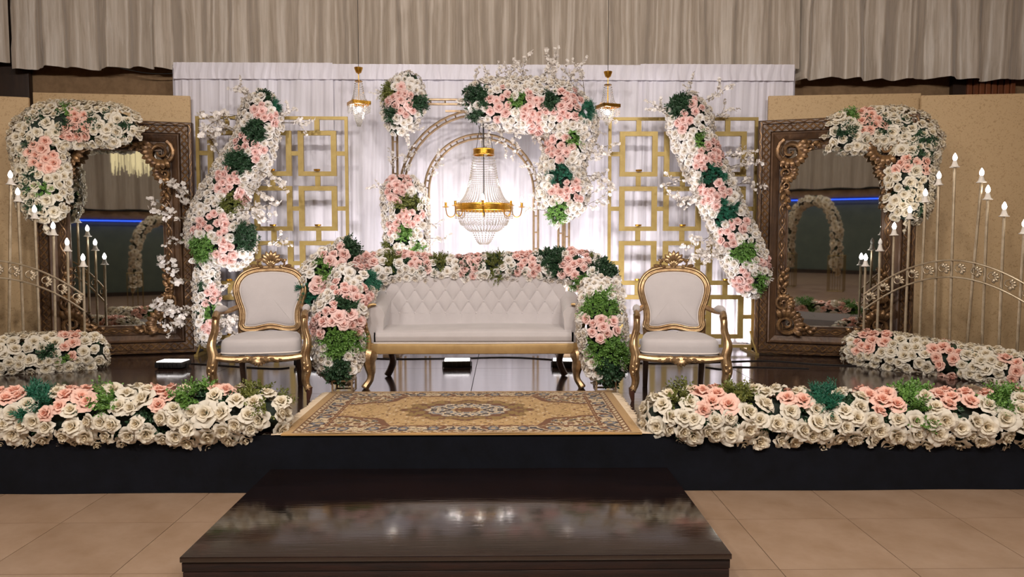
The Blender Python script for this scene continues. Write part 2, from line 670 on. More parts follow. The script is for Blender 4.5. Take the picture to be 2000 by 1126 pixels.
zc0 = P(800, 137, 9.0).z
zc1 = P(1700, 156, 9.0).z
xs1 = P(1553, 100, 9.0).x
c1 = curtain('valance_curtain', RX0 + 0.05, P(18, 60, 9.0).x, 8.95, zc0 + 0.06, 5.45, 0.17, 0.05, 11, M['valance'], hem=0.015)
tag(c1, 'narrow end length of the beige valance curtain beside the dark pillar', 'curtain')
c2 = curtain('valance_curtain', P(20, 60, 9.0).x, xs1, 8.94, zc0, 5.45, 0.17, 0.085, 21, M['valance'], hem=0.02)
tag(c2, 'long beige silk valance curtain hanging over the white backdrop', 'curtain')
c3 = curtain('valance_curtain', xs1 + 0.01, RX1 - 0.05, 8.94, zc1, 5.45, 0.19, 0.09, 31, M['valance'], hem=0.02)
tag(c3, 'lower hanging beige valance curtain over the slatted wooden pillar', 'curtain')

# wooden slatted pillar, right, and dark pillar, left
wp = thing('wooden_pillar', 'reddish wooden pillar with vertical slats under the valance curtain', 'pillar', (0, 0, S))
xa, xb = P(1893, 160, 9.05).x, P(1990, 160, 9.05).x
MB().box(xa - 0.16, xb, 9.12, RY1 - 0.01, S - S, 5.1 - S).build('post', M['wood_dark'], wp, False)
ns = 8
for k in range(ns):
    x = xa + (xb - xa) * k / ns
    MB().rbox(x + 0.008, x + (xb - xa) / ns - 0.008, 9.09, 9.125, 0, 4.9 - S, 0.006, 1).build('slat', M['wood_slat'], wp)
dp = MB().rbox(RX0 + 0.02, P(55, 160, 9.1).x, 9.11, RY1 - 0.01, S, 5.2, 0.01)
tag(dp.build('wooden_pillar', M['wood_dark']), 'dark plain wooden pillar rising behind the beige damask boards', 'pillar')

# ------------------------------------------------------------------ white backdrop
bd = thing('white_backdrop', 'gathered white voile backdrop hung on a pole behind the sofa', 'backdrop', (0, 0, S))
DY = 8.62
dxa, dxb = P(345, 300, DY).x, P(1546, 300, DY).x
dzt = P(900, 128, DY).z - S
nseg = 4
for k in range(nseg):
    xa = dxa + (dxb - dxa) * k / nseg
    xb = dxa + (dxb - dxa) * (k + 1) / nseg + (0.03 if k < nseg - 1 else 0)
    curtain('drape_panel', xa, xb, DY + 0.006 * (k % 2), 0.004, dzt - 0.02 + 0.02 * abs(k - 1.5) / 1.5, 0.075, 0.017, 50 + 7 * k, M['drape'], bd, nv=24, drift=0.05)
    curtain('hem_band', xa, xb, DY - 0.030, dzt - 0.17, dzt + 0.0 + 0.02 * abs(k - 1.5) / 1.5, 0.05, 0.007, 90 + 7 * k, M['drape'], bd, nv=6, drift=0.03)
MB().tube([(dxa - 0.02, DY + 0.03, dzt - 0.03), (dxb + 0.02, DY + 0.03, dzt - 0.03)], 0.03, 10).build('pole', M['box_white'], bd)
for x in (dxa + 0.02, dxb - 0.02):
    MB().tube([(x, DY + 0.1, 0), (x, DY + 0.1, dzt - 0.03)], 0.025, 8).build('upright', M['box_white'], bd)
# return folds at both ends
for sgn, x in ((-1, dxa), (1, dxb)):
    mb = MB()
    mb.grid(lambda u, v: (x + sgn * (0.012 + 0.012 * math.sin(u * 9)), DY - 0.02 + 0.16 * u, 0.004 + (dzt - 0.004) * v), 14, 12)
    mb.build('side_return', M['drape'], bd, True)

# ------------------------------------------------------------------ damask boards
def board(label, p0, Y0, p1, Y1, ztop_y):
    A = P(p0, 400, Y0)
    B = P(p1, 400, Y1)
    zt = P(p0, ztop_y, Y0).z
    o = thing('damask_board', label, 'board', ((A.x + B.x) / 2, (A.y + B.y) / 2, S), math.atan2(B.y - A.y, B.x - A.x))
    L = math.hypot(B.x - A.x, B.y - A.y)
    MB().rbox(-L / 2, L / 2, 0, 0.04, 0, zt - S, 0.006, 2).build('papered_panel', M['damask'], o)
    for x in (-L / 2 + 0.08, L / 2 - 0.12):
        MB().box(x, x + 0.04, 0.041, 0.08, 0, zt - S - 0.1).build('batten', M['wood_dark'], o, False)
    MB().box(-L / 2 + 0.02, L / 2 - 0.02, 0.041, 0.085, 0, 0.03).build('foot_rail', M['wood_dark'], o, False)
    return o


board('beige damask board behind the carved mirror, its edge over the white backdrop', 72, 8.33, 376, 8.5, 180)
board('beige damask board behind the candle gate, standing past a narrow gap', -200, 7.9, 64, 8.2, 178)
board('beige damask board overlapping the white backdrop beside the gold lattice screen', 1497, 8.5, 1792, 8.32, 187)
board('long beige damask board with the candle gate arching in front of it', 1793, 8.22, 2240, 7.95, 186)


# ================================================================== CARVED MIRRORS
def build_mirror():
    W, H = 1.6, 2.6
    root = thing('carved_mirror', 'tall mirror in a carved dark wooden frame with roses on one corner', 'mirror', group='pair of carved mirrors')
    prof = [(0, 0.06), (0, -0.03), (0.012, -0.05), (0.04, -0.05), (0.046, -0.036), (0.05, -0.045), (0.125, -0.045), (0.13, -0.036),
            (0.14, -0.07), (0.152, -0.075), (0.165, -0.062), (0.215, -0.035), (0.222, -0.045), (0.228, -0.03), (0.31, -0.03), (0.317, -0.042), (0.328, -0.042), (0.335, 0.0)]
    mb = MB()
    n = len(prof)
    for d, y in prof:
        mb.v.extend([(-W / 2 + d, y, d), (W / 2 - d, y, d), (W / 2 - d, y, H - d), (-W / 2 + d, y, H - d)])
    for i in range(n - 1):
        for k in range(4):
            k2 = (k + 1) % 4
            mb.f.append((i * 4 + k, i * 4 + k2, (i + 1) * 4 + k2, (i + 1) * 4 + k))
            mb.mi.append(0)
    mb.build('frame', M['frame_dark'], root, False)
    MB().box(-W / 2 + 0.01, W / 2 - 0.01, 0.02, 0.06, 0.01, H - 0.01).build('backing', M['frame_dark'], root, False)
    MB().box(-W / 2 + 0.33, W / 2 - 0.33, -0.004, 0.019, 0.33, H - 0.33).build('mirror_glass', M['mirror'], root, False)

    def sides(d):
        w0, h0 = W / 2 - d, H - d
        return [((-w0, d), (w0, d)), ((w0, d), (w0, h0)), ((w0, h0), (-w0, h0)), ((-w0, h0), (-w0, d))]
    # lattice band
    lat = MB()
    for (A, B) in sides(0.085):
        A = Vector(A)
        B = Vector(B)
        L = (B - A).length
        t = (B - A) / L
        nn = Vector((-t.y, t.x))
        k = int(L / 0.076)
        for i in range(k):
            c0 = A + t * (L * i / k)
            c1 = A + t * (L * (i + 1) / k)
            for sg in (-1, 1):
                p = c0 + nn * 0.033 * sg
                q = c1 - nn * 0.033 * sg
                lat.tube([(p.x, -0.049, p.y), (q.x, -0.049, q.y)], 0.0095, 5)
    lat.build('lattice_carving', M['frame_gold'], root)
    # outer vine band
    vine = MB()
    for (A, B) in sides(0.025):
        A = Vector(A); B = Vector(B); L = (B - A).length; t = (B - A) / L; nn = Vector((-t.y, t.x))
        pts = []
        for i in range(int(L / 0.02) + 1):
            s_ = min(L, i * 0.02)
            c = A + t * s_ + nn * 0.010 * math.sin(s_ * 2 * PI / 0.12)
            pts.append((c.x, -0.05, c.y))
        vine.tube(pts, 0.007, 5)
    vine.build('vine_carving', M['frame_gold'], root)
    # guilloche band
    gui = MB()
    for (A, B) in sides(0.27):
        A = Vector(A); B = Vector(B); L = (B - A).length; t = (B - A) / L; nn = Vector((-t.y, t.x))
        for ph in (0, PI):
            pts = []
            for i in range(int(L / 0.02) + 1):
                s_ = min(L, i * 0.02)
                c = A + t * s_ + nn * 0.028 * math.sin(s_ * 2 * PI / 0.26 + ph)
                pts.append((c.x, -0.034, c.y))
            gui.tube(pts, 0.008, 5)
        k = int(L / 0.13)
        for i in range(k):
            c = A + t * (0.065 + i * 0.13)
            gui.lobe((c.x - t.x * 0.035, -0.03, c.y - t.y * 0.035), (t.x, 0, t.y), (0, -1, 0), 0.07, 0.014, 0.012, 6, 4)
    gui.build('guilloche_carving', M['frame_gold'], root)

    # corner acanthus carvings
    def spiral(mb, cx, cz, r0, turns, a0, sg, rad, y=-0.05):
        pts, rr = [], []
        for i in range(26):
            t = i / 25
            a = a0 + sg * turns * 2 * PI * t
            r = r0 * (1 - 0.86 * t)
            pts.append((cx + r * math.cos(a), y - 0.03 * t, cz + r * math.sin(a)))
            rr.append(rad * (1 - 0.55 * t))
        mb.tube(pts, rr, 7)
    for sx in (-1, 1):
        for top in (0, 1):
            mb = MB()
            sz = -1 if top else 1
            cx, cz = sx * (W / 2 - 0.30), (H - 0.30 if top else 0.30)
            ix = -sx
            spiral(mb, cx + ix * 0.035, cz + sz * 0.05, 0.145, 1.7, PI / 2 * (1 - sx * 0.3), sx * sz, 0.028)
            spiral(mb, cx + ix * 0.0, cz + sz * 0.28, 0.09, 1.4, PI * 0.3, -sx * sz, 0.02)
            spiral(mb, cx + ix * -0.005, cz + sz * 0.42, 0.05, 1.3, PI * 1.2, sx * sz, 0.015)
            spiral(mb, cx + ix * 0.20, cz + sz * -0.005, 0.06, 1.3, PI * 0.1, -sx * sz, 0.018)
            for k in range(9):
                an = (k - 4) * 0.33
                base = Vector((cx + ix * 0.03, -0.05, cz + sz * 0.04))
                d = Vector((ix * math.cos(an + 0.75), -0.25, sz * math.sin(an + 0.75)))
                mb.lobe(base + d * 0.09, d, (0, -1, 0), 0.115, 0.034, 0.026)
            for k in range(7):
                an = k * 0.42 - 0.6
                base = Vector((cx, -0.045, cz + sz * 0.27))
                d = Vector((ix * math.cos(an), -0.15, sz * math.sin(an)))
                mb.lobe(base + d * 0.03, d, (0, -1, 0), 0.10, 0.03, 0.024)
            for k in range(6):
                z = cz + sz * (0.40 + 0.045 * k)
                mb.lobe((cx + ix * (-0.02 + 0.006 * k), -0.04, z), (ix * (0.7 if k % 2 else -0.4), -0.1, sz * 1.0), (0, -1, 0), 0.115 - 0.008 * k, 0.026, 0.022)
            for k in range(4):
                x = cx + ix * (0.16 + 0.045 * k)
                mb.lobe((x, -0.04, cz + sz * (-0.02)), (ix * 1.0, -0.1, sz * (0.7 if k % 2 else -0.4)), (0, -1, 0), 0.105 - 0.01 * k, 0.025, 0.022)
            mb.build('corner_carving', M['frame_gold'], root)
    return root


m1 = build_mirror()
mw = 1.6
ang_r = math.radians(-17)
e = G(1472, 690)
pr = Vector((e.x, e.y, S))
ctr = pr + Vector((math.cos(ang_r), math.sin(ang_r), 0)) * mw / 2
m1.location = ctr + Vector((0, 0, 0.006))
m1.rotation_euler = (math.radians(1.2), 0, ang_r)
m2 = copy_tree(m1)
m1['label'] = 'tall carved wooden mirror beside the screen garland that slants towards it'
m2['label'] = 'tall carved wooden mirror beside the garland that droops to the floor'
ang_l = math.radians(14)
e = G(388, 688)
pl = Vector((e.x, e.y, S))
m2.location = pl - Vector((math.cos(ang_l), math.sin(ang_l), 0)) * mw / 2 + Vector((0, 0, 0.006))
m2.rotation_euler = (math.radians(0.0), 0, ang_l)


# ================================================================== GOLD LATTICE SCREENS
def build_screen():
    W, H = 1.70, 2.68
    root = thing('lattice_screen', 'gold lattice screen of open squares with a diagonal rose garland', 'screen', group='pair of gold lattice screens')
    t = 0.016
    fr = MB()
    b = 0.035
    fr.box(-W / 2, -W / 2 + b, -t, t, 0.05, H).box(W / 2 - b, W / 2, -t, t, 0.05, H)
    fr.box(-W / 2 + b, W / 2 - b, -t, t, H - b, H).box(-W / 2 + b, W / 2 - b, -t, t, 0.05, 0.05 + b)
    fr.build('outer_frame', M['screen'], root, False)
    cols = [-0.505, 0.0, 0.505]
    sw, shh = 0.43, 0.505
    rows = [H - 0.16 - 0.0 - (shh + 0.115) * k for k in range(4)]
    bb = 0.06
    hb = 0.05
    for ci, cx in enumerate(cols):
        for ri, zt in enumerate(rows):
            m = MB()
            x0, x1, z1, z0 = cx - sw / 2, cx + sw / 2, zt, zt - shh
            m.box(x0, x0 + bb, -0.02, 0.02, z0, z1).box(x1 - bb, x1, -0.02, 0.02, z0, z1)
            m.box(x0 + bb, x1 - bb, -0.02, 0.02, z1 - hb, z1).box(x0 + bb, x1 - bb, -0.02, 0.02, z0, z0 + hb)
            m.build('square', M['screen'], root, False)
            cup = MB().lathe([(0.012, 0), (0.034, 0.004), (0.038, 0.022), (0.033, 0.022), (0.03, 0.008)], (cx, -0.035, z0 + hb), 14)
            cup.build('candle_cup', M['brass'], root)
            zu = H - b if ri == 0 else rows[ri - 1] - shh
            MB().box(cx - 0.028, cx + 0.028, -0.014, 0.014, zt, zu).build('link', M['screen'], root, False)
            if ri == 3:
                MB().box(cx - 0.028, cx + 0.028, -0.014, 0.014, 0.05 + b, z0).build('link', M['screen'], root, False)
            xl = -W / 2 + b if ci == 0 else cols[ci - 1] + sw / 2
            zm = z0 + shh * 0.5
            MB().box(xl, x0, -0.014, 0.014, zm - 0.024, zm + 0.024).build('link', M['screen'], root, False)
            if ci == 2:
                MB().box(x1, W / 2 - b, -0.014, 0.014, zm - 0.024, zm + 0.024).build('link', M['screen'], root, False)
    for sx in (-1, 1):
        f = MB()
        x = sx * (W / 2 - 0.05)
        f.box(x - 0.02, x + 0.02, -0.28, 0.28, 0, 0.025)
        f.tube([(x, -0.26, 0.02), (x, -0.02, 0.24)], 0.012, 6)
        f.box(x - 0.02, x + 0.02, -0.02, 0.02, 0.025, 0.06)
        f.build('foot', M['screen'], root, 'auto')
    return root


SCY = 8.22
s1 = build_screen()
s1.location = ((P(387, 400, SCY).x + P(681, 400, SCY).x) / 2, SCY, S)
s1.rotation_euler = (0, 0, math.radians(0.8))
s2 = copy_tree(s1)
s1['label'] = 'gold lattice screen whose rose garland droops to the floor'
s2['label'] = 'gold lattice screen whose rose garland slants towards the mirror beside it'
s2.location = ((P(1187, 400, SCY).x + P(1477, 400, SCY).x) / 2, SCY, S)
s2.rotation_euler = (0, 0, math.radians(-1.0))


# ================================================================== METAL ARCH behind the sofa
AY = 8.12
ar = thing('metal_arch', 'champagne metal frame of nested arches behind the sofa', 'arch', (P(940, 300, AY).x, AY, S))
def bars(mb, path, gap=0.05, r=0.014):
    pts = [Vector(p) for p in path]
    n = len(pts)
    for sg in (-1, 1):
        q = []
        for i in range(n):
            t = (pts[min(i + 1, n - 1)] - pts[max(i - 1, 0)]).normalized()
            nn = Vector((-t.z, 0, t.x))
            q.append(pts[i] + nn * gap / 2 * sg)
        mb.tube(q, r, 6)
    acc = 0
    for i in range(1, n):
        seg = (pts[i] - pts[i - 1]).length
        k = max(1, int(seg / 0.16))
        for j in range(k):
            p = pts[i - 1].lerp(pts[i], (j + 0.5) / k)
            t = (pts[i] - pts[i - 1]).normalized()
            nn = Vector((-t.z, 0, t.x))
            mb.tube([p - nn * gap / 2, p + nn * gap / 2], r * 0.6, 4)
zt = P(940, 199, AY).z - S
def archpath(hw, zpk, n=24):
    zs = zpk - hw
    pts = [(-hw, 0, 0.03), (-hw, 0, zs * 0.5), (-hw, 0, zs)]
    for i in range(1, n):
        a_ = PI - PI * i / n
        pts.append((hw * math.cos(a_), 0, zs + hw * math.sin(a_)))
    pts += [(hw, 0, zs), (hw, 0, zs * 0.5), (hw, 0, 0.03)]
    return pts
RW = (P(1108, 300, AY).x - P(772, 300, AY).x) / 2
mb = MB()
bars(mb, [(-RW, 0, 0.03), (-RW, 0, zt * 0.5), (-RW, 0, zt)])
bars(mb, [(-RW, 0, zt), (RW, 0, zt)])
bars(mb, [(RW, 0, 0.03), (RW, 0, zt * 0.5), (RW, 0, zt)])
mb.build('rectangular_frame', M['arch'], ar)
mb = MB()
bars(mb, archpath(RW - 0.07, P(940, 219, AY).z - S))
mb.build('outer_arch', M['arch'], ar)
mb = MB()
bars(mb, archpath((P(1050, 300, AY).x - P(836, 300, AY).x) / 2, P(940, 266, AY).z - S))
mb.build('inner_arch', M['arch'], ar)
mb = MB()
for x in (-RW, RW):
    mb.box(x - 0.12, x + 0.06, -0.25, 0.25, 0, 0.03)
mb.build('base_plate', M['arch'], ar, False)
mb = MB()
mb.box(-0.02, 0.02, -0.21, 0.03, zt - 0.035, zt - 0.01)
mb.box(-0.4, 0.4, -0.015, 0.015, P(940, 219, AY).z - S, P(940, 219, AY).z - S + 0.02)
mb.build('hanging_bracket', M['arch'], ar, False)


# ================================================================== CHANDELIERS
def bead(mb, c, r):
    x, y, z = c
    mb.add([(x + r, y, z), (x, y + r, z), (x - r, y, z), (x, y - r, z), (x, y, z + r * 1.25), (x, y, z - r * 1.25)],
           [(0, 1, 4), (1, 2, 4), (2, 3, 4), (3, 0, 4), (1, 0, 5), (2, 1, 5), (3, 2, 5), (0, 3, 5)])


def strand(mb, A, B, sag, r, step):
    A = Vector(A); B = Vector(B)
    n = max(2, int((B - A).length / step))
    for i in range(n + 1):
        t = i / n
        p = A.lerp(B, t)
        p.z -= sag * 4 * t * (1 - t)
        inw = 1 - sag * 0.9 * math.sin(PI * t)
        bead(mb, (p.x * inw, p.y * inw, p.z), r)


CY = 7.92
ccx = P(945, 400, CY).x
zr = P(945, 405, CY).z
ch = thing('chandelier', 'large gold ring chandelier with crystal strands hanging inside the arch', 'chandelier', (ccx, CY, zr))
ztop = P(945, 297, CY).z - zr
zhang = P(945, 205, CY).z - zr
R1, R0 = 0.315, 0.115
def ringband(mb, R, z0, z1, t=0.008, n=40):
    mb.lathe([(R - t, z0), (R, z0), (R + 0.005, z0 + 0.006), (R, z0 + 0.012), (R, z1 - 0.012), (R + 0.005, z1 - 0.006), (R, z1), (R - t, z1), (R - t, z0)], (0, 0, 0), n, False)
mb = MB(); ringband(mb, R1, -0.04, 0.04); mb.build('main_ring', M['brass'], ch)
mb = MB(); ringband(mb, R0, ztop - 0.035, ztop + 0.035, n=28); mb.build('top_ring', M['brass'], ch)
mb = MB()
for k in range(3):
    a_ = k * 2 * PI / 3 + 0.4
    mb.tube([(R0 * math.cos(a_), R0 * math.sin(a_), ztop), (R0 * 0.5 * math.cos(a_), R0 * 0.5 * math.sin(a_), (ztop + zhang) / 2), (0, 0, zhang)], 0.003, 5)
mb.tube([(0, 0, zhang), (0, 0, -0.1)], 0.006, 6)
mb.build('suspension', M['black_metal'], ch)
mb = MB()
for k in range(46):
    a_ = 2 * PI * k / 46
    strand(mb, (R0 * math.cos(a_), R0 * math.sin(a_), ztop - 0.03), (R1 * 0.96 * math.cos(a_), R1 * 0.96 * math.sin(a_), 0.05), 0.12, 0.0065, 0.017)
tag(mb.build('crystal_strands', M['crystal'], ch, False), kind='stuff')
mb = MB()
for (ra, za, rb, zb, nn) in ((R1 * 0.97, -0.04, 0.25, -0.19, 48), (0.27, -0.15, 0.13, -0.26, 36), (0.13, -0.25, 0.045, -0.40, 18)):
    for k in range(nn):
        a_ = 2 * PI * k / nn
        strand(mb, (ra * math.cos(a_), ra * math.sin(a_), za), (rb * math.cos(a_), rb * math.sin(a_), zb), 0.03, 0.007, 0.018)
for k in range(48):
    a_ = 2 * PI * k / 48
    for j in range(4):
        bead(mb, (R1 * math.cos(a_), R1 * math.sin(a_), -0.055 - 0.02 * j), 0.007)
tag(mb.build('crystal_bowl', M['crystal'], ch, False), kind='stuff')
for k in range(8):
    a_ = 2 * PI * (k + 0.5) / 8 - PI / 2 + PI / 8
    ca, sa = math.cos(a_), math.sin(a_)
    am = MB()
    pts = []
    for (r, z) in ((0.315, 0.03), (0.315, -0.045), (0.325, -0.085), (0.36, -0.105), (0.40, -0.085), (0.415, -0.03), (0.417, 0.0)):
        pts.append((r * ca, r * sa, z))
    am.tube([tuple(p) for p in catmull(pts, 4)], 0.006, 6)
    am.lathe([(0.006, -0.004), (0.036, 0.004), (0.038, 0.009), (0.014, 0.008), (0.013, 0.05), (0.016, 0.052), (0.016, 0.058), (0.002, 0.058)], (0.417 * ca, 0.417 * sa, 0.0), 10)
    ao = am.build('arm', M['brass'], ch)
    bl = MB().lathe([(0.006, 0.057), (0.014, 0.066), (0.017, 0.08), (0.013, 0.098), (0.006, 0.115), (0.001, 0.125)], (0.417 * ca, 0.417 * sa, 0), 10)
    bl.build('bulb', M['bulb_big'], ao)


def small_chandelier(px, ytop, yring, ybot, Y, label, rz):
    p = P(px, yring, Y)
    o = thing('pendant_chandelier', label, 'chandelier', tuple(p), rz)
    zt_ = P(px, ytop, Y).z - p.z
    zb = P(px, ybot, Y).z - p.z
    hs = 0.105
    m = MB()
    for (x0, x1, y0, y1) in ((-hs, hs, -hs, -hs + 0.012), (-hs, hs, hs - 0.012, hs), (-hs, -hs + 0.012, -hs, hs), (hs - 0.012, hs, -hs, hs)):
        m.box(x0, x1, y0, y1, -0.018, 0.018)
    m.box(-hs, hs, -0.006, 0.006, -0.006, 0.006).box(-0.006, 0.006, -hs, hs, -0.006, 0.006)
    m.build('square_ring', M['brass'], o, False)
    m = MB()
    m.lathe([(0.004, zt_ - 0.07), (0.03, zt_ - 0.055), (0.045, zt_ - 0.015), (0.048, zt_ + 0.0), (0.01, zt_ + 0.008)], (0, 0, 0), 14)
    m.build('cap', M['brass'], o)
    MB().tube([(0, 0, -0.04), (0, 0, zt_)], 0.005, 6).build('rod', M['brass'], o)
    MB().tube([(0, 0, zt_), (0.004, 0.0, RH - p.z)], 0.0035, 5).build('cable', M['cable'], o)
    zc = zt_ * 0.62
    m = MB()
    m.lathe([(0.038, zc - 0.006), (0.042, zc), (0.038, zc + 0.006)], (0, 0, 0), 14)
    m.build('crown', M['brass'], o)
    m = MB()
    for k in range(20):
        a_ = 2 * PI * k / 20
        q = max(abs(math.cos(a_)), abs(math.sin(a_)))
        strand(m, (0.04 * math.cos(a_), 0.04 * math.sin(a_), zc), (hs * 0.95 * math.cos(a_) / q * 0.85, hs * 0.95 * math.sin(a_) / q * 0.85, 0.02), 0.05, 0.0055, 0.015)
    tag(m.build('crystal_strands', M['crystal'], o, False), kind='stuff')
    m = MB()
    for k in range(28):
        a_ = 2 * PI * k / 28
        q = max(abs(math.cos(a_)), abs(math.sin(a_)))
        x, y = hs * math.cos(a_) / q, hs * math.sin(a_) / q
        for j in range(5):
            bead(m, (x, y, -0.028 - 0.017 * j), 0.0065)
        strand(m, (x * 0.7, y * 0.7, -0.02), (x * 0.15, y * 0.15, zb * 0.95), 0.01, 0.006, 0.018)
    tag(m.build('crystal_drops', M['crystal'], o, False), kind='stuff')
    MB().lathe([(0.004, -0.035), (0.02, -0.045), (0.026, -0.065), (0.018, -0.085), (0.002, -0.092)], (0, 0, 0), 12).build('bulb', M['bulb_big'], o)
    return o


small_chandelier(701, 132, 202, 248, 8.1, 'small crystal pendant chandelier beside the gold screen with drooping blossom', 0.5)
small_chandelier(1187, 140, 208, 245, 8.1, 'small crystal pendant chandelier half hidden by the blossom twigs of the arch', 0.35)


# ================================================================== CANDLE GATES
def build_gate(label, unlit):
    """local x along the row of rods, 13 rods, spacing 0.168"""
    root = thing('candle_gate', label, 'gate', group='pair of candle gates')
    sp_ = 0.14
    zs = lambda i: 1.382 + 0.163 * i if i <= 6 else 1.382 + 0.163 * (12 - i)
    r = random.Random(3)
    for i in range(13):
        x = (i - 6) * sp_
        zt_ = zs(i) - S
        lean = r.uniform(-0.003, 0.008) * zt_ * 2 + (0.06 if i == 7 else 0)
        rod = MB().tube([(x, 0, 0.0), (x + lean * 0.5, 0, zt_ * 0.5), (x + lean, 0, zt_)], 0.0135, 8)
        rod.build('rod', M['rod'], root)
        c = (x + lean, 0, zt_)
        so = MB().lathe([(0.043, 0), (0.045, 0.005), (0.033, 0.011), (0.024, 0.03), (0.018, 0.055), (0.018, 0.066), (0.005, 0.067)], c, 14)
        so = so.build('candle_socket', M['white_plastic'], root)
        off = i in unlit
        MB().lathe([(0.01, 0.065), (0.018, 0.078), (0.021, 0.093), (0.017, 0.11), (0.008, 0.128), (0.001, 0.138)], c, 12).build('bulb', M['bulb_off'] if off else M['bulb'], so)
    def arc(t, off):
        x = (t - 0.5) * 12 * sp_
        u = (t - 0.5) * 2
        return Vector((x, -0.018, 1.462 - 0.38 * abs(u) ** 1.9 - S - off))
    for off in (0, 0.164):
        MB().tube([arc(k / 40, off) for k in range(41)], 0.0095, 7).build('arched_rail', M['rod'], root)
    # cast leaf ornaments between the rails
    orn = MB()
    for k in range(5):
        a_ = -0.9 + k * 0.62
        orn.lobe((0.012 * math.cos(a_), -0.004, 0.012 * math.sin(a_)), (math.cos(a_), 0, math.sin(a_)), (0, -1, 0), 0.052, 0.017, 0.008, 6, 4)
    pts = []
    for k in range(16):
        a_ = 1.2 + k * 0.32
        rr = 0.05 * (1 - k / 22)
        pts.append((-0.005 + rr * math.cos(a_), 0, rr * math.sin(a_)))
    orn.tube(pts, 0.006, 5)
    ome = orn.mesh('leaf_ornament', M['rod'])
    for i in range(12):
        t = (i + 0.5) / 12
        c = (arc(t, 0) + arc(t, 0.164)) / 2
        sl = arc(t + 0.01, 0) - arc(t - 0.01, 0)
        an = math.atan2(sl.z, sl.x)
        q = Quaternion((0, 1, 0), -an)
        o = inst('leaf_ornament', ome, root, c, q, (1 if i < 6 else -1, 1, 1) if False else 1.0)
    MB().box(-6.3 * sp_, 6.3 * sp_, -0.02, 0.02, 0, 0.02).build('bottom_rail', M['rod'], root, False)
    return root


g1 = build_gate('arched metal gate of candle bulbs with one bulb unlit', (1,))
def place_gate(g, A, B):
    A = Vector(A); B = Vector(B)
    g.location = ((A.x + B.x) / 2, (A.y + B.y) / 2, S)
    g.rotation_euler = (0, 0, math.atan2(B.y - A.y, B.x - A.x))
A = P(1688, 600, 7.60)
d = Vector((0.614, -0.789, 0)).normalized() * 0.14 * 12
place_gate(g1, (A.x, A.y), (A.x + d.x, A.y + d.y))
g2 = build_gate('arched metal gate of candle bulbs, every bulb glowing', ())
A = P(163, 600, 7.6)
d = Vector((-0.614, -0.789, 0)).normalized() * 0.14 * 12
place_gate(g2, (A.x + d.x, A.y + d.y), (A.x, A.y))


# ================================================================== FLOODLIGHTS
def build_flood():
    o = thing('floodlight', 'black LED floodlight lying face up on the stage floor', 'floodlight', group='floodlights on the stage floor')
    MB().rbox(-0.14, 0.14, -0.10, 0.10, 0.012, 0.07, 0.01).build('housing', M['black_metal'], o)
    MB().box(-0.125, 0.125, -0.085, 0.085, 0.069, 0.074).build('lens', M['flood_face'], o, False)
    mb = MB()
    for x in (-0.15, 0.142):
        mb.box(x, x + 0.008, -0.02, 0.02, 0.0, 0.05)
    mb.box(-0.15, 0.15, -0.02, 0.02, 0, 0.006)
    mb.build('bracket', M['black_metal'], o, False)
    for k in range(5):
        MB().box(-0.1 + 0.045 * k, -0.09 + 0.045 * k, -0.112, -0.1, 0.015, 0.06).build('cooling_fin', M['black_metal'], o, False)
    lamp_area('flood_lamp', (0, 0.01, 0.09), (PI - math.radians(12), 0, 0), 0.24, FLOOD_W, FLOOD_COL, o, 'RECTANGLE', 0.16)
    return o


f0 = build_flood()
spots = [(338, 704, 0), (606, 700, 0), (893, 702, 0), (1105, 702, 0), (1200, 700, 0)]
first = True
for (px, py, rz) in spots:
    p = G(px, py, S + 0.07)
    o = f0 if first else copy_tree(f0)
    first = False
    o.location = (p.x, p.y, S)
    o.rotation_euler = (0, 0, RND.uniform(-0.1, 0.1))
    o['label'] = {338: 'black LED floodlight lying face up beside the foot of a carved mirror',
                  606: 'black LED floodlight face up behind the stand that spills roses sideways',
                  893: 'black LED floodlight seen under the middle of the sofa',
                  1105: 'black LED floodlight partly hidden behind a rear leg of the sofa',
                  1200: 'black LED floodlight hidden behind the upright column of roses'}[px]
for (x, y) in ((P(1487, 600, 8.42).x, 8.42),):  # one more floodlight behind the mirror edge
    o = copy_tree(f0)
    o['label'] = 'black LED floodlight hidden behind the edge of a carved mirror'
    o.location = (x, y, S)

for ch_ in f0.children:      # the lamp by the mirror is dimmed
    if ch_.type == 'LIGHT':
        ch_.data = ch_.data.copy()
        ch_.data.energy = FLOOD_W * 0.2


def cable(px_pts, label):
    pts = []
    for (px, py) in px_pts:
        p = G(px, py, S + 0.006)
        pts.append(p)
    mb = MB().tube([tuple(q) for q in catmull([tuple(p) for p in pts], 6)], 0.006, 6)
    tag(mb.build('cable', M['cable']), label, 'cable')
cable([(1112, 704), (1180, 706), (1300, 709), (1400, 706), (1500, 704), (1600, 711), (1690, 714)], 'black cable running over the stage floor past the mirror foot')
cable([(1378, 716), (1410, 720), (1435, 716), (1500, 717), (1580, 719)], 'short looped black cable under the mirror beside the armchair')
cable([(345, 708), (420, 712), (490, 717), (540, 719), (565, 717)], 'black cable trailing behind the armchair legs')
cable([(612, 703), (680, 697), (760, 700), (880, 699), (1000, 697), (1100, 703)], 'black cable between the floodlights behind the sofa')


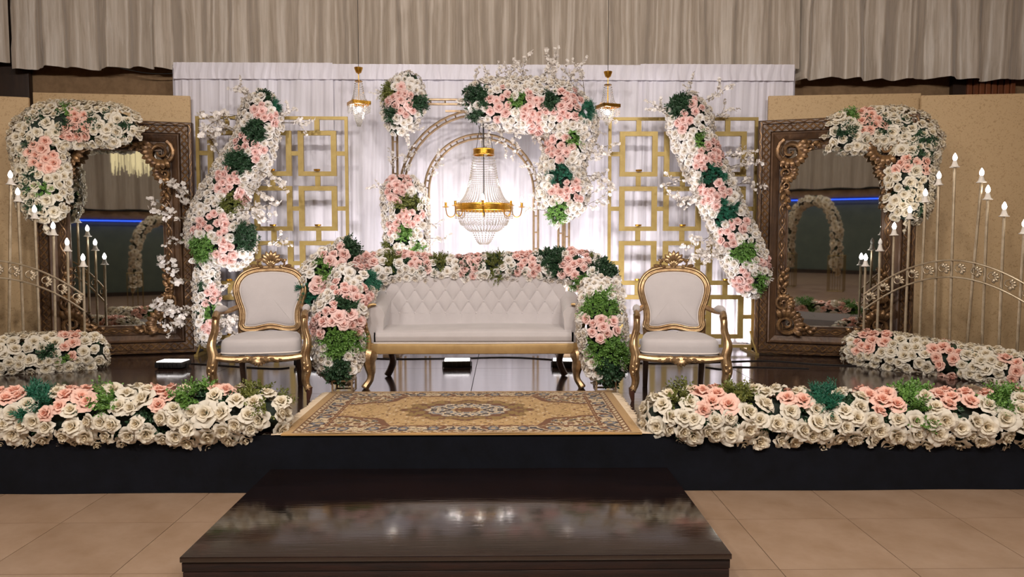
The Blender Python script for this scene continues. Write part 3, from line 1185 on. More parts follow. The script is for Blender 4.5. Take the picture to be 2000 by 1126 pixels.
# ================================================================== RUG
def build_rug():
    fl_ = G(548, 851)
    fr_ = G(1258, 853)
    bk = G(925, 766)
    x0, x1 = fl_.x, fr_.x
    y0, y1 = fl_.y + 0.005, bk.y
    W, D = x1 - x0, y1 - y0
    cx, cy = (x0 + x1) / 2, (y0 + y1) / 2
    root = thing('rug', 'gold and cream patterned rug with a central medallion before the sofa', 'rug', (cx, cy, S))
    nx, ny = 520, 330
    X, Yv = np.meshgrid(np.linspace(-W / 2, W / 2, nx + 1), np.linspace(-D / 2, D / 2, ny + 1))
    ex = W / 2 - np.abs(X)
    ey = D / 2 - np.abs(Yv)
    ex2 = ex - 0.045
    e_ = np.minimum(ex2, ey - 0.012)
    tan = np.array([178, 144, 98.]); cream = np.array([208, 188, 156.]); brown = np.array([112, 70, 40.]); dark = np.array([72, 62, 62.]); olive = np.array([140, 112, 58.]); blue = np.array([120, 122, 128.]); gold = np.array([186, 152, 102.])
    C = np.empty(X.shape + (3,)); C[:] = tan
    ax, ay = np.abs(X), np.abs(Yv)

    def put(mask, col):
        C[mask] = col
    # flowing motif noise, symmetric
    def flor(u, v, k, ph=0):
        return (np.sin(k * u + 2.1 * np.sin(k * 0.63 * v + ph)) + np.sin(k * v * 0.9 + 1.7 * np.sin(k * 0.71 * u + 1 + ph)) + 0.8 * np.sin(k * 1.9 * (u + v) + ph) * np.sin(k * 1.7 * (u - v)))
    # field scroll
    f1 = flor(ax, ay, 30)
    f2 = flor(ax, ay, 55, 2)
    field = e_ > 0.205
    put(field, gold)
    put(field & (np.abs(f1) < 0.13), olive)
    put(field & (np.abs(flor(ax, ay, 21, 4)) < 0.05), brown)
    put(field & (f2 > 1.75), brown)
    put(field & (f2 < -1.9), cream)
    # corner spandrels
    cxn, cyn = W / 2 - 0.25, D / 2 - 0.205
    dsp = ((cxn - ax) / 0.40) ** 2 + ((cyn - ay) / 0.27) ** 2 + 0.10 * np.sin(8 * np.arctan2(cyn - ay, cxn - ax))
    spn = field & (dsp < 1)
    put(spn, cream)
    put(spn & (f2 > 0.35), brown)
    put(spn & (f2 < -0.9), dark)
    put(spn & (np.abs(f1) < 0.22), olive)
    put(field & (np.abs(dsp - 1) < 0.13), brown)
    # medallion
    th = np.arctan2(Yv * 1.35, X)
    dm = np.sqrt((X / 0.40) ** 2 + (Yv / 0.27) ** 2)
    lob = 1 + 0.07 * np.cos(12 * th)
    put(field & (dm < 1.18 * lob), olive)
    put(field & (dm < 1.18 * lob) & (f2 > 0.3), brown)
    put(field & (dm < 0.80 * lob), cream)
    put(field & (dm < 0.80 * lob) & (f2 > 0.6), dark)
    put(field & (dm < 0.80 * lob) & (f2 < -0.9), blue)
    put(field & (np.abs(dm - 0.80 * lob) < 0.035), brown)
    put(field & (dm < 0.28 * lob), gold)
    put(field & (dm < 0.28 * lob) & (f1 > 0.5), brown)
    # bands
    main = (e_ > 0.06) & (e_ <= 0.185)
    put(main, cream)
    along = np.where(ex2 < ey - 0.012, ay, ax)
    acr = (e_ - 0.1225)
    fb = flor(along, acr, 46, 1)
    put(main & (fb > 0.75), brown)
    put(main & (fb < -0.95), dark)
    put(main & (np.abs(fb) < 0.16), olive)
    ros = np.sqrt((((along + 0.1) % 0.2) - 0.1) ** 2 + (acr * 0.8) ** 2)
    put(main & (ros < 0.040), dark)
    put(main & (ros < 0.030), blue)
    put(main & (ros < 0.016), gold)
    g1_ = (e_ > 0.022) & (e_ <= 0.06)
    put(g1_, cream)
    put(g1_ & (np.sin(along * 95) * np.sin(acr * 150) > 0.2), brown)
    put(g1_ & (np.cos(along * 95) > 0.8), olive)
    g2_ = (e_ > 0.185) & (e_ <= 0.205)
    put(g2_, brown)
    put(g2_ & (np.sin(along * 120) > 0.4), gold)
    for q in (0.022, 0.06, 0.185, 0.205):
        put(np.abs(e_ - q) < 0.0045, brown)
    rs = np.random.RandomState(3)
    C *= (0.93 + 0.12 * rs.rand(*X.shape))[..., None]
    lin = np.clip(C / 255, 0, 1)
    lin = np.where(lin <= 0.04045, lin / 12.92, ((lin + 0.055) / 1.055) ** 2.4)
    Z = 0.010 + 0.0012 * rs.rand(*X.shape) + 0.004 * np.exp(-((Yv + D / 2) / 0.03) ** 2) * np.sin(X * 6)
    co = np.stack([X, Yv, Z], -1).reshape(-1, 3)
    Wn = nx + 1
    idx = (np.arange(ny)[:, None] * Wn + np.arange(nx)[None, :]).reshape(-1)
    faces = np.stack([idx, idx + 1, idx + 1 + Wn, idx + Wn], -1)
    me = bpy.data.meshes.new('pile')
    me.vertices.add(len(co)); me.vertices.foreach_set('co', co.ravel())
    me.loops.add(faces.size); me.loops.foreach_set('vertex_index', faces.ravel().astype(np.int32))
    me.polygons.add(len(faces)); me.polygons.foreach_set('loop_start', np.arange(0, faces.size, 4, dtype=np.int32))
    me.update(calc_edges=True)
    at = me.color_attributes.new('weave', 'FLOAT_COLOR', 'POINT')
    at.data.foreach_set('color', np.concatenate([lin.reshape(-1, 3), np.ones((len(co), 1))], 1).ravel())
    m = mat('rug_weave', (0.5, 0.4, 0.2, 1), 0.95, sheen=0.1)
    nt = m.node_tree
    an = nt.nodes.new('ShaderNodeAttribute'); an.attribute_name = 'weave'
    nt.links.new(an.outputs['Color'], nt.nodes['Principled BSDF'].inputs['Base Color'])
    me.materials.append(m)
    o = bpy.data.objects.new('pile', me); COL.objects.link(o); o.parent = root
    MB().box(-W / 2, W / 2, -D / 2, D / 2, 0.001, 0.0095).build('backing', M['carpet_edge'], root, False)
    r = random.Random(5)
    for sx in (-1, 1):
        mb = MB()
        for k in range(170):
            y = -D / 2 + D * (k + 0.5) / 170
            ln = r.uniform(0.05, 0.075)
            dy = r.uniform(-0.012, 0.012)
            x0_ = sx * W / 2
            mb.tube([(x0_, y, 0.006), (x0_ + sx * ln * 0.5, y + dy * 0.5, 0.005), (x0_ + sx * ln, y + dy, 0.003)], 0.0022, 4)
        tag(mb.build('fringe', M['fringe'], root), kind='stuff')
    return root


build_rug()


# ================================================================== SOFA
def build_sofa():
    cx = (P(705, 600, 6.15).x + P(1145, 600, 6.15).x) / 2
    root = thing('sofa', 'long ivory velvet sofa with buttoned back and gold frame under a rose garland', 'sofa', (cx, 6.12, S))
    W = 1.92
    hw = W / 2
    # local y: 0 = front, + to the back
    mb = MB()
    mb.rbox(-hw + 0.04, hw - 0.04, 0.0, 0.05, 0.295, 0.39, 0.012)
    mb.rbox(-hw + 0.04, hw - 0.04, 0.62, 0.67, 0.295, 0.39, 0.012)
    mb.rbox(-hw + 0.03, -hw + 0.08, 0.04, 0.64, 0.295, 0.39, 0.012).rbox(hw - 0.08, hw - 0.03, 0.04, 0.64, 0.295, 0.39, 0.012)
    mb.build('apron', M['gilt_soft'], root)
    # seat cushion, crowned
    def seat(u, v):
        x = -hw + 0.12 + (W - 0.24) * u
        # v runs: bottom front -> top front -> back
        prof = [(0.02, 0.385), (-0.012, 0.41), (-0.02, 0.45), (-0.008, 0.485), (0.03, 0.503), (0.12, 0.512), (0.3, 0.515), (0.45, 0.508), (0.58, 0.495)]
        t = v * (len(prof) - 1)
        i = min(int(t), len(prof) - 2)
        f = t - i
        y = prof[i][0] * (1 - f) + prof[i + 1][0] * f
        z = prof[i][1] * (1 - f) + prof[i + 1][1] * f
        z += 0.006 * math.sin(x * 3.1 + 1) * (1 if v > 0.4 else 0)
        return (x, y, z)
    mb = MB().grid(seat, 60, 32)
    mb.build('seat_cushion', M['uphol'], root, True)
    MB().tube([(-hw + 0.1, 0.004, 0.392), (0, 0.0, 0.390), (hw - 0.1, 0.004, 0.392)], 0.007, 6).build('piping', M['piping'], root)
    MB().box(-hw + 0.1, hw - 0.1, 0.03, 0.6, 0.385, 0.48).build('seat_base', M['uphol'], root, False)
    # tufted back
    p_, q_ = 0.143, 0.108
    bw = W - 0.26
    z0, z1 = 0.46, 1.02
    zb0 = 0.60
    def hgt(x, z):
        zz = z - zb0
        if zz < 0:
            h = abs(math.sin(PI * x / p_)) ** 0.5
            k = min(1, -zz / 0.10)
            return 0.020 * (h * (1 - k) + k * 0.95)
        a_ = x / p_ + zz / (2 * q_)
        b_ = x / p_ - zz / (2 * q_)
        return 0.022 * (abs(math.sin(PI * a_)) * abs(math.sin(PI * b_))) ** 0.38
    def back(u, v):
        x = -bw / 2 + bw * u
        sd_ = max(0, abs(2 * u - 1) - 0.72) / 0.28
        z = z0 + (z1 - z0) * v * (1 - 0.34 * sd_ ** 2.2)
        y = 0.53 + 0.16 * (z - z0) - hgt(x, z)
        e_ = max(0, (v - 0.93) / 0.07)
        y += 0.06 * e_ * e_
        # curve forward at both ends to meet the arms
        s_ = max(0, abs(2 * u - 1) - 0.86) / 0.14
        y -= 0.05 * s_ * s_
        return (x, y, z)
    mb = MB().grid(back, 330, 96)
    mb.build('tufted_back', M['uphol'], root, True)
    mb = MB().add([(-hw + 0.05, 0.58, 0.36), (hw - 0.05, 0.58, 0.36), (hw - 0.05, 0.66, 0.36), (-hw + 0.05, 0.66, 0.36),
                   (-hw + 0.36, 0.655, 1.01), (hw - 0.36, 0.655, 1.01), (hw - 0.36, 0.74, 1.01), (-hw + 0.36, 0.74, 1.01)],
                  [(0, 3, 2, 1), (4, 5, 6, 7), (0, 1, 5, 4), (2, 3, 7, 6), (0, 4, 7, 3), (1, 2, 6, 5)])
    mb.build('back_frame', M['gilt_soft'], root, False)
    bme = MB().lathe([(0.001, 0.006), (0.007, 0.005), (0.010, 0.001), (0.009, -0.003)], (0, 0, 0), 10).mesh('button', M['uphol'])
    for row in range(0, 4):
        z = zb0 + row * q_
        for k in range(-6, 7):
            x = (k + (0.5 if row % 2 else 0)) * p_
            if abs(x) > bw / 2 - 0.03 - 0.07 * row:
                continue
            y = 0.53 + 0.16 * (z - z0) - 0.003
            inst('button', bme, root, (x, y, z), Vector((0, -1, 0.15)).to_track_quat('Z', 'Y'))
    # rolled arms
    for sx in (-1, 1):
        mb = MB()
        pr = []
        for k in range(25):
            a_ = 2 * PI * k / 24
            pr.append((math.cos(a_), math.sin(a_)))
        def arm(u, v):
            a_ = 2 * PI * u
            y = 0.03 + 0.56 * v
            cxx = sx * (hw - 0.105 + 0.02 * math.sin(v * 2))
            cz = 0.625 + 0.10 * v * v
            rr = 0.088
            fr = 1 if v < 0.999 else 0.9
            x = cxx + rr * math.cos(a_) * fr
            z = cz + rr * math.sin(a_) * fr
            if math.sin(a_) < 0:
                z = cz + (0.235 + 0.1 * v * v) * math.sin(a_) * fr
                x = cxx + rr * 0.9 * math.copysign(abs(math.cos(a_)) ** 0.45, math.cos(a_)) * fr
            return (x, y, z)
        mb.grid(arm, 40, 14, True)
        mb.f.append(tuple(range(40))[::-1]); mb.mi.append(0)
        mb.build('arm', M['uphol'], root, 'auto')
        # gold scroll on the arm front
        pts = []
        c = sx * (hw - 0.105)
        ctl = [(c + sx * -0.02, 0.012, 0.722), (c + sx * 0.01, 0.006, 0.724), (c + sx * 0.05, 0.0, 0.708), (c + sx * 0.085, 0, 0.665), (c + sx * 0.088, 0.0, 0.56), (c + sx * 0.05, 0.0, 0.46), (c + sx * 0.045, 0, 0.385), (c + sx * 0.06, 0, 0.30)]
        MB().tube([tuple(t) for t in catmull(ctl, 5)], [0.008 + 0.018 * (k / 35) for k in range(36)], 8).build('arm_scroll', M['gilt_soft'], root)
        sc = MB()
        for k in range(6):
            sc.lobe((c + sx * (0.075 - 0.006 * k), -0.012, 0.66 - 0.04 * k), (sx * 0.35, -0.1, 1), (0, -1, 0), 0.05, 0.016, 0.012, 6, 4)
        sc.build('arm_carving', M['gilt'], root)
        # legs
        x = sx * (hw - 0.075)
        ctl = [(x, 0.025, 0.31), (x + sx * 0.012, -0.005, 0.24), (x + sx * 0.0, 0.005, 0.15), (x - sx * -0.005, 0.0, 0.08), (x + sx * 0.035, -0.02, 0.03), (x + sx * 0.05, -0.03, 0.005)]
        MB().tube([tuple(t) for t in catmull(ctl, 5)], [0.054, 0.056, 0.056, 0.054, 0.052, 0.05, 0.047, 0.045, 0.042, 0.04, 0.037, 0.034, 0.029, 0.028, 0.027, 0.027, 0.027, 0.027, 0.027, 0.028, 0.029, 0.03, 0.031, 0.031, 0.03, 0.028], 8, flat=1.35).build('leg', M['gilt'], root)
        xr = sx * (hw - 0.14)
        ctl = [(xr, 0.6, 0.31), (xr - sx * 0.02, 0.6, 0.22), (xr - sx * 0.035, 0.6, 0.14), (xr - sx * 0.01, 0.6, 0.06), (xr + sx * 0.02, 0.6, 0.005)]
        MB().tube([tuple(t) for t in catmull(ctl, 5)], 0.032, 8).build('leg', M['leg_dark'], root)
    return root


build_sofa()


# ================================================================== ARMCHAIRS
def build_armchair():
    """local y: 0 = seat front rail, + backwards; x centred"""
    root = thing('armchair', 'carved gilt armchair with ivory upholstery beside the sofa', 'armchair', group='pair of gilt armchairs')
    # back
    half = [(0, 1.062), (0.13, 1.052), (0.225, 1.015), (0.285, 0.945), (0.305, 0.855), (0.285, 0.755), (0.258, 0.67), (0.255, 0.60), (0.26, 0.545), (0.225, 0.495), (0.13, 0.485), (0, 0.508)]
    full = half + [(-x, z) for x, z in half[-2:0:-1]]
    ol = [Vector((p[0], p[1])) for p in catmull(full, 6, True)]
    n = len(ol)
    lean = math.radians(11)
    yb = 0.50
    def bk(x, z, d):
        # d = forward offset
        zz = z - 0.48
        return (x, yb + zz * math.sin(lean) - d * math.cos(lean) + 0.05 * (1 - (x / 0.31) ** 2), 0.48 + zz * math.cos(lean) + d * math.sin(lean) * 0.4)
    nor = []
    for i in range(n):
        t = (ol[(i + 1) % n] - ol[i - 1]).normalized()
        nor.append(Vector((t.y, -t.x)))
    cen = Vector((0, 0.8))
    if (ol[0] - cen).dot(nor[0]) < 0:
        nor = [-q for q in nor]
    prof = [(0.0, -0.03), (0.004, 0.0), (-0.002, 0.02), (-0.012, 0.03), (-0.022, 0.024), (-0.026, 0.014), (-0.034, 0.026), (-0.043, 0.03), (-0.052, 0.022), (-0.056, 0.0), (-0.05, -0.03)]
    mb = MB()
    K = len(prof)
    for i in range(n):
        for (o_, d_) in prof:
            q = ol[i] + nor[i] * o_
            mb.v.append(bk(q.x, q.y, d_))
    for i in range(n):
        i2 = (i + 1) % n
        for k in range(K):
            k2 = (k + 1) % K
            mb.f.append((i * K + k, i2 * K + k, i2 * K + k2, i * K + k2)); mb.mi.append(0)
    mb.build('back_frame', M['gilt'], root, True)
    # pad
    def pad(front):
        m = MB()
        rings = [(-0.048, 0.004), (-0.053, 0.014), (-0.059, 0.022)]
        for (o_, d_) in rings:
            for i in range(n):
                q = ol[i] + nor[i] * o_
                m.v.append(bk(q.x, q.y, d_ if front else -d_ * 0.5 - 0.012))
        R = len(rings)
        inner = [ol[i] + nor[i] * rings[-1][0] for i in range(n)]
        for s_ in (0.95, 0.88, 0.78, 0.66, 0.52, 0.38, 0.24, 0.12, 0.03):
            for i in range(n):
                q = cen + (inner[i] - cen) * s_
                d_ = 0.022 + 0.026 * (1 - s_ ** 4) ** 0.7
                m.v.append(bk(q.x, q.y, d_ if front else -d_ * 0.5 - 0.012))
            R += 1
        for r_ in range(R - 1):
            for i in range(n):
                i2 = (i + 1) % n
                m.f.append((r_ * n + i, r_ * n + i2, (r_ + 1) * n + i2, (r_ + 1) * n + i)); m.mi.append(0)
        m.f.append(tuple((R - 1) * n + i for i in range(n))); m.mi.append(0)
        return m
    m = pad(True)
    k0 = len(m.v)
    m2_ = pad(False)
    m.add(m2_.v, m2_.f)
    bp = m.build('back_pad', M['uphol'], root, True)
    pts = [bk((ol[i] + nor[i] * -0.055).x, (ol[i] + nor[i] * -0.055).y, 0.016) for i in range(n)]
    MB().tube(pts, 0.0055, 6, closed=True).build('piping', M['piping'], bp)
    # crest carving
    cr = MB()
    top = Vector(bk(0, 1.06, 0.01))
    for k in range(7):
        a_ = PI * (0.14 + 0.72 * k / 6)
        d_ = Vector((math.cos(a_), -0.05, math.sin(a_)))
        cr.lobe(top + Vector((0, -0.005, 0.02)) + d_ * 0.012, d_, (0, -1, 0), 0.085 + 0.02 * math.sin(a_), 0.02, 0.016)
    for k in range(5):
        a_ = PI * (0.2 + 0.6 * k / 4)
        d_ = Vector((math.cos(a_), -0.3, math.sin(a_)))
        cr.lobe(top + Vector((0, -0.022, 0.0)), d_, (0, -1, 0), 0.055, 0.014, 0.012)
    for sx in (-1, 1):
        pts = []
        for k in range(20):
            t = k / 19
            a_ = PI * 0.5 - t * 4.2
            r_ = 0.036 * (1 - 0.75 * t)
            pts.append(top + Vector((sx * (0.085 + r_ * math.cos(a_)), -0.012, 0.018 + r_ * math.sin(a_))))
        cr.tube(pts, [0.011 * (1 - 0.5 * k / 19) for k in range(20)], 6)
        for k, (dx, dz, an, ln) in enumerate([(0.05, 0.03, 0.9, 0.05), (0.09, 0.035, 0.5, 0.05), (0.115, 0.0, 0.1, 0.06), (0.14, -0.012, -0.25, 0.06), (0.17, -0.026, -0.4, 0.05), (0.06, -0.01, 0.2, 0.05)]):
            d_ = Vector((sx * math.cos(an), -0.1, math.sin(an)))
            cr.lobe(top + Vector((sx * dx, -0.012, dz)), d_, (0, -1, 0), ln, 0.015, 0.013, 6, 5)
    cr.build('crest_carving', M['gilt'], root)
    # seat cushion
    fw, rw, dp_ = 0.315, 0.255, 0.52
    def seatp(u, v):
        # u around 0..1 , v from bottom edge to top centre
        a_ = 2 * PI * u
        c, s_ = math.cos(a_), math.sin(a_)
        e_ = 0.28
        sxx = math.copysign(abs(c) ** e_, c)
        syy = math.copysign(abs(s_) ** e_, s_)
        yy = 0.5 + 0.5 * syy
        w_ = fw + (rw - fw) * yy
        bow = -0.035 * (1 - sxx * sxx) * (1 - yy)
        rings = [(0.985, 0.375), (1.0, 0.40), (1.0, 0.445), (0.975, 0.475), (0.92, 0.492), (0.7, 0.507), (0.4, 0.515), (0.02, 0.518)]
        t = v * (len(rings) - 1)
        i = min(int(t), len(rings) - 2)
        f = t - i
        sc = rings[i][0] * (1 - f) + rings[i + 1][0] * f
        z = rings[i][1] * (1 - f) + rings[i + 1][1] * f
        z += 0.012 * (1 - yy) * (1 if v < 0.3 else 0) * (-(sxx ** 2))
        return (sxx * w_ * sc, dp_ / 2 + (yy - 0.5) * dp_ * sc + bow * sc, z)
    st_ = MB().grid(seatp, 64, 21, True).build('seat', M['uphol'], root, True)
    pts = []
    for k in range(64):
        q = seatp(k / 64, 0.07)
        pts.append((q[0] * 1.006, q[1] - 0.001, 0.385))
    MB().tube(pts, 0.006, 6, closed=True).build('piping', M['piping'], st_)
    # rails
    fr = MB()
    pts = []
    for k in range(25):
        t = k / 24
        x = -0.33 + 0.66 * t
        u = abs(2 * t - 1)
        pts.append((x, -0.012 - 0.035 * (1 - u * u), 0.352 - 0.014 * math.sin(PI * u) + (0.0 if u > 0.2 else -0.01)))
    fr.tube(pts, [0.022 + 0.006 * (1 - abs(2 * k / 24 - 1)) for k in range(25)], 8)
    fr.tube([(p[0], p[1] - 0.004, p[2] + 0.022) for p in pts], 0.008, 6)
    for sx in (-1, 1):
        fr.tube([(sx * 0.33, 0, 0.355), (sx * 0.30, 0.26, 0.355), (sx * 0.255, 0.53, 0.355)], 0.024, 8)
    fr.tube([(-0.25, 0.53, 0.36), (0.25, 0.53, 0.36)], 0.024, 8)
    fr.build('seat_rail', M['gilt'], root)
    sh_ = MB()
    for k in range(7):
        a_ = -PI * (0.1 + 0.8 * k / 6)
        d_ = Vector((math.cos(a_), -0.1, math.sin(a_)))
        sh_.lobe((0.012 * math.cos(a_), -0.066, 0.352 + 0.01 * math.sin(a_)), d_, (0, -1, 0), 0.058, 0.015, 0.012, 6, 5)
    for sx in (-1, 1):
        for k in range(4):
            sh_.lobe((sx * (0.04 + 0.03 * k), -0.062 + 0.004 * k, 0.352 - 0.004 * k), (sx * 1, 0.0, -0.45 + 0.3 * (k % 2)), (0, -1, 0), 0.06, 0.015, 0.012, 6, 5)
    sh_.build('rail_carving', M['gilt'], root)
    # legs + arm supports
    for sx in (-1, 1):
        ctl = [(sx * 0.335, 0.09, 0.675), (sx * 0.337, 0.05, 0.62), (sx * 0.340, 0.045, 0.56), (sx * 0.358, 0.03, 0.49), (sx * 0.362, 0.01, 0.43), (sx * 0.345, 0.0, 0.36),
               (sx * 0.352, -0.012, 0.30), (sx * 0.356, -0.018, 0.24), (sx * 0.345, -0.005, 0.17), (sx * 0.352, -0.005, 0.12), (sx * 0.372, -0.02, 0.085)]
        cp = [tuple(t) for t in catmull(ctl, 5)]
        rr = np.interp(np.linspace(0, 1, len(cp)), [0, 0.1, 0.3, 0.45, 0.55, 0.68, 0.8, 0.93, 1.0], [0.030, 0.027, 0.031, 0.038, 0.041, 0.041, 0.032, 0.027, 0.033])
        lg = MB().tube(cp, list(rr), 10)
        lg.tube([(p[0] + sx * 0.004, p[1] - rr[i] * 0.95, p[2]) for i, p in enumerate(cp)], 0.006, 5)
        lo = lg.build('leg', M['gilt'], root)
        MB().tube([(sx * 0.372, -0.02, 0.10), (sx * 0.374, -0.028, 0.06), (sx * 0.365, -0.025, 0.0)], [0.026, 0.022, 0.012], 8).build('foot_tip', M['tip_dark'], lo)
        kn = MB()
        for k in range(4):
            kn.lobe((sx * (0.352 + 0.006 * (k % 2)), -0.048, 0.275 - 0.022 * k), (sx * (0.4 if k % 2 else -0.4), -0.1, 1), (0, -1, 0), 0.045, 0.014, 0.010, 6, 4)
        kn.build('knee_carving', M['gilt'], lo)
        # arm
        ctl = [(sx * 0.27, 0.52, 0.70), (sx * 0.31, 0.40, 0.685), (sx * 0.335, 0.25, 0.69), (sx * 0.34, 0.12, 0.695), (sx * 0.335, 0.05, 0.685), (sx * 0.335, 0.02, 0.662)]
        ao = MB().tube([tuple(t) for t in catmull(ctl, 5)], 0.022, 8).build('arm', M['gilt'], root)
        MB().tube([(sx * 0.318, 0.36, 0.706), (sx * 0.330, 0.28, 0.714), (sx * 0.337, 0.18, 0.716), (sx * 0.34, 0.10, 0.708)], [0.016, 0.03, 0.03, 0.018], 10).build('arm_pad', M['uphol'], ao)
        MB().tube([(sx * 0.235, 0.53, 0.37), (sx * 0.235, 0.55, 0.2), (sx * 0.235, 0.60, 0.0)], [0.036, 0.033, 0.028], 4, flat=1.0, up=(1, 1, 0)).build('leg', M['leg_dark'], root)
        MB().tube([(sx * 0.235, 0.53, 0.36), (sx * 0.24, 0.535, 0.48), (sx * 0.245, 0.545, 0.55)], 0.025, 6).build('back_post', M['gilt'], root)
    return root


c1_ = build_armchair()
# left chair
f = G(602, 781)
al = math.radians(9)
def place_chair(o, foot, ang, sx):
    q = Vector((sx * 0.365, -0.025, 0))
    R = Matrix.Rotation(ang, 3, 'Z')
    o.location = Vector((foot.x, foot.y, S)) - R @ q
    o.rotation_euler = (0, 0, ang)
place_chair(c1_, f, al, 1)
c2_ = copy_tree(c1_)
c1_['label'] = 'carved gilt armchair with ivory upholstery before the garland drooping to the floor'
c2_['label'] = 'carved gilt armchair with ivory upholstery before the garland slanting towards the mirror'
place_chair(c2_, G(1236, 783), math.radians(-8), -1)


# ================================================================== FLOWERS
def rose_mesh(seed, m, name, openness=1.0):
    r = random.Random(seed)
    mb = MB()
    rings = [
        (3, 0.01, 0.11, -0.10, 0.58, 1.3, 0.0),
        (4, 0.05, 0.34, -0.14, 0.62, 0.98, 0.08),
        (5, 0.10, 0.66, -0.20, 0.52, 0.82, 0.15),
        (6, 0.12, 1.0, -0.30, 0.28, 0.70, 0.20),
    ]
    for ri, (k, r0, r1, z0, z1, phi, curl) in enumerate(rings):
        off = r.uniform(0, 6)
        for j in range(k):
            a0 = off + 2 * PI * j / k + r.uniform(-0.15, 0.15)
            rr1 = r1 * r.uniform(0.88, 1.08) * (openness if ri else 1)
            zz1 = z1 * r.uniform(0.85, 1.15)
            wob = r.uniform(-0.10, 0.10)
            ruf = (0.0, 0.05, 0.09, 0.12)[ri] * r.uniform(0.6, 1.3)
            ph = r.uniform(0, 6)
            spir = 0.06 * ri if ri == 0 else 0.0
            base = len(mb.v)
            nu, nv = 5, 4
            for v in range(nv + 1):
                t = v / nv
                for u in range(nu + 1):
                    q = 2 * u / nu - 1
                    te = t * (1 - 0.16 * q * q)
                    ha = phi * (0.45 + 0.55 * math.sin(PI * min(0.5, 0.10 + 0.5 * te)))
                    an = a0 + q * ha
                    rad = r0 + (rr1 - r0) * (te ** (0.75 if ri < 2 else 1.0)) + 0.05 * q * (1 if ri else 0.6)
                    z = z0 + (zz1 - z0) * math.sin(te * PI / 2) ** 0.9
                    lip = max(0, te - 0.62) / 0.38
                    z -= curl * lip * lip
                    rad += 0.10 * curl * lip
                    z += wob * q * te + ruf * te * te * math.sin(q * 4.2 + ph)
                    rad += ruf * 0.6 * te * te * math.sin(q * 3.3 + ph * 1.7)
                    mb.v.append((rad * math.cos(an), rad * math.sin(an), z))
            for v in range(nv):
                for u in range(nu):
                    i = base + v * (nu + 1) + u
                    mb.f.append((i, i + 1, i + nu + 2, i + nu + 1)); mb.mi.append(0)
    return mb.mesh(name, m, True)


ROSE = {}
for key, mm in (('w', 'r_white'), ('i', 'r_ivory'), ('p', 'r_pink'), ('o', 'r_peach')):
    ROSE[key] = [rose_mesh(100 + s_, M[mm], 'rose', (1.0, 1.06, 0.9, 0.8)[s_]) for s_ in range(4)]


def sprig_mesh(seed, m, kind):
    r = random.Random(seed)
    mb = MB()
    nst = 11 if kind != 'fern' else 14
    for s_ in range(nst):
        th = r.uniform(0, 2 * PI)
        el = r.uniform(0.15, 1.45)
        d_ = Vector((math.cos(th) * math.cos(el), math.sin(th) * math.cos(el), math.sin(el)))
        ln = r.uniform(0.6, 1.0)
        side = d_.orthogonal().normalized()
        nl = 7 if kind != 'fern' else 12
        for k in range(nl):
            t = (k + 1.2) / (nl + 0.5)
            p = d_ * ln * t
            for sg in ((-1, 1) if k < nl - 1 else (0,)):
                roll = r.uniform(-0.5, 0.5) + k * 0.9
                sd = (Quaternion(d_, roll) @ side)
                ld = (sd * sg * 0.8 + d_ * (0.7 if sg else 1)).normalized()
                wv = ld.cross(d_ + Vector((0.1, 0.2, 0.3)))
                if wv.length < 0.05:
                    wv = ld.orthogonal()
                wv.normalize()
                nn = ld.cross(wv)
                L, Wd = {'box': (0.20, 0.075), 'leaf': (0.34, 0.10), 'fern': (0.20, 0.028)}[kind]
                L *= r.uniform(0.8, 1.2)
                a_ = p
                b_ = p + ld * L * 0.5 + wv * Wd + nn * 0.02
                c_ = p + ld * L
                e_ = p + ld * L * 0.5 - wv * Wd + nn * 0.02
                mid = p + ld * L * 0.55 - nn * 0.015
                mb.add([a_, b_, c_, e_, mid], [(0, 1, 4), (1, 2, 4), (2, 3, 4), (3, 0, 4)])
    return mb.mesh('foliage_sprig', m, False)


SPRIG = {}
for key, mm, kd in (('g', 'lf_green', 'box'), ('d', 'lf_dark', 'leaf'), ('t', 'lf_teal', 'fern'), ('y', 'lf_olive', 'box')):
    SPRIG[key] = [sprig_mesh(200 + s_ + ord(key), M[mm], kd) for s_ in range(3)]


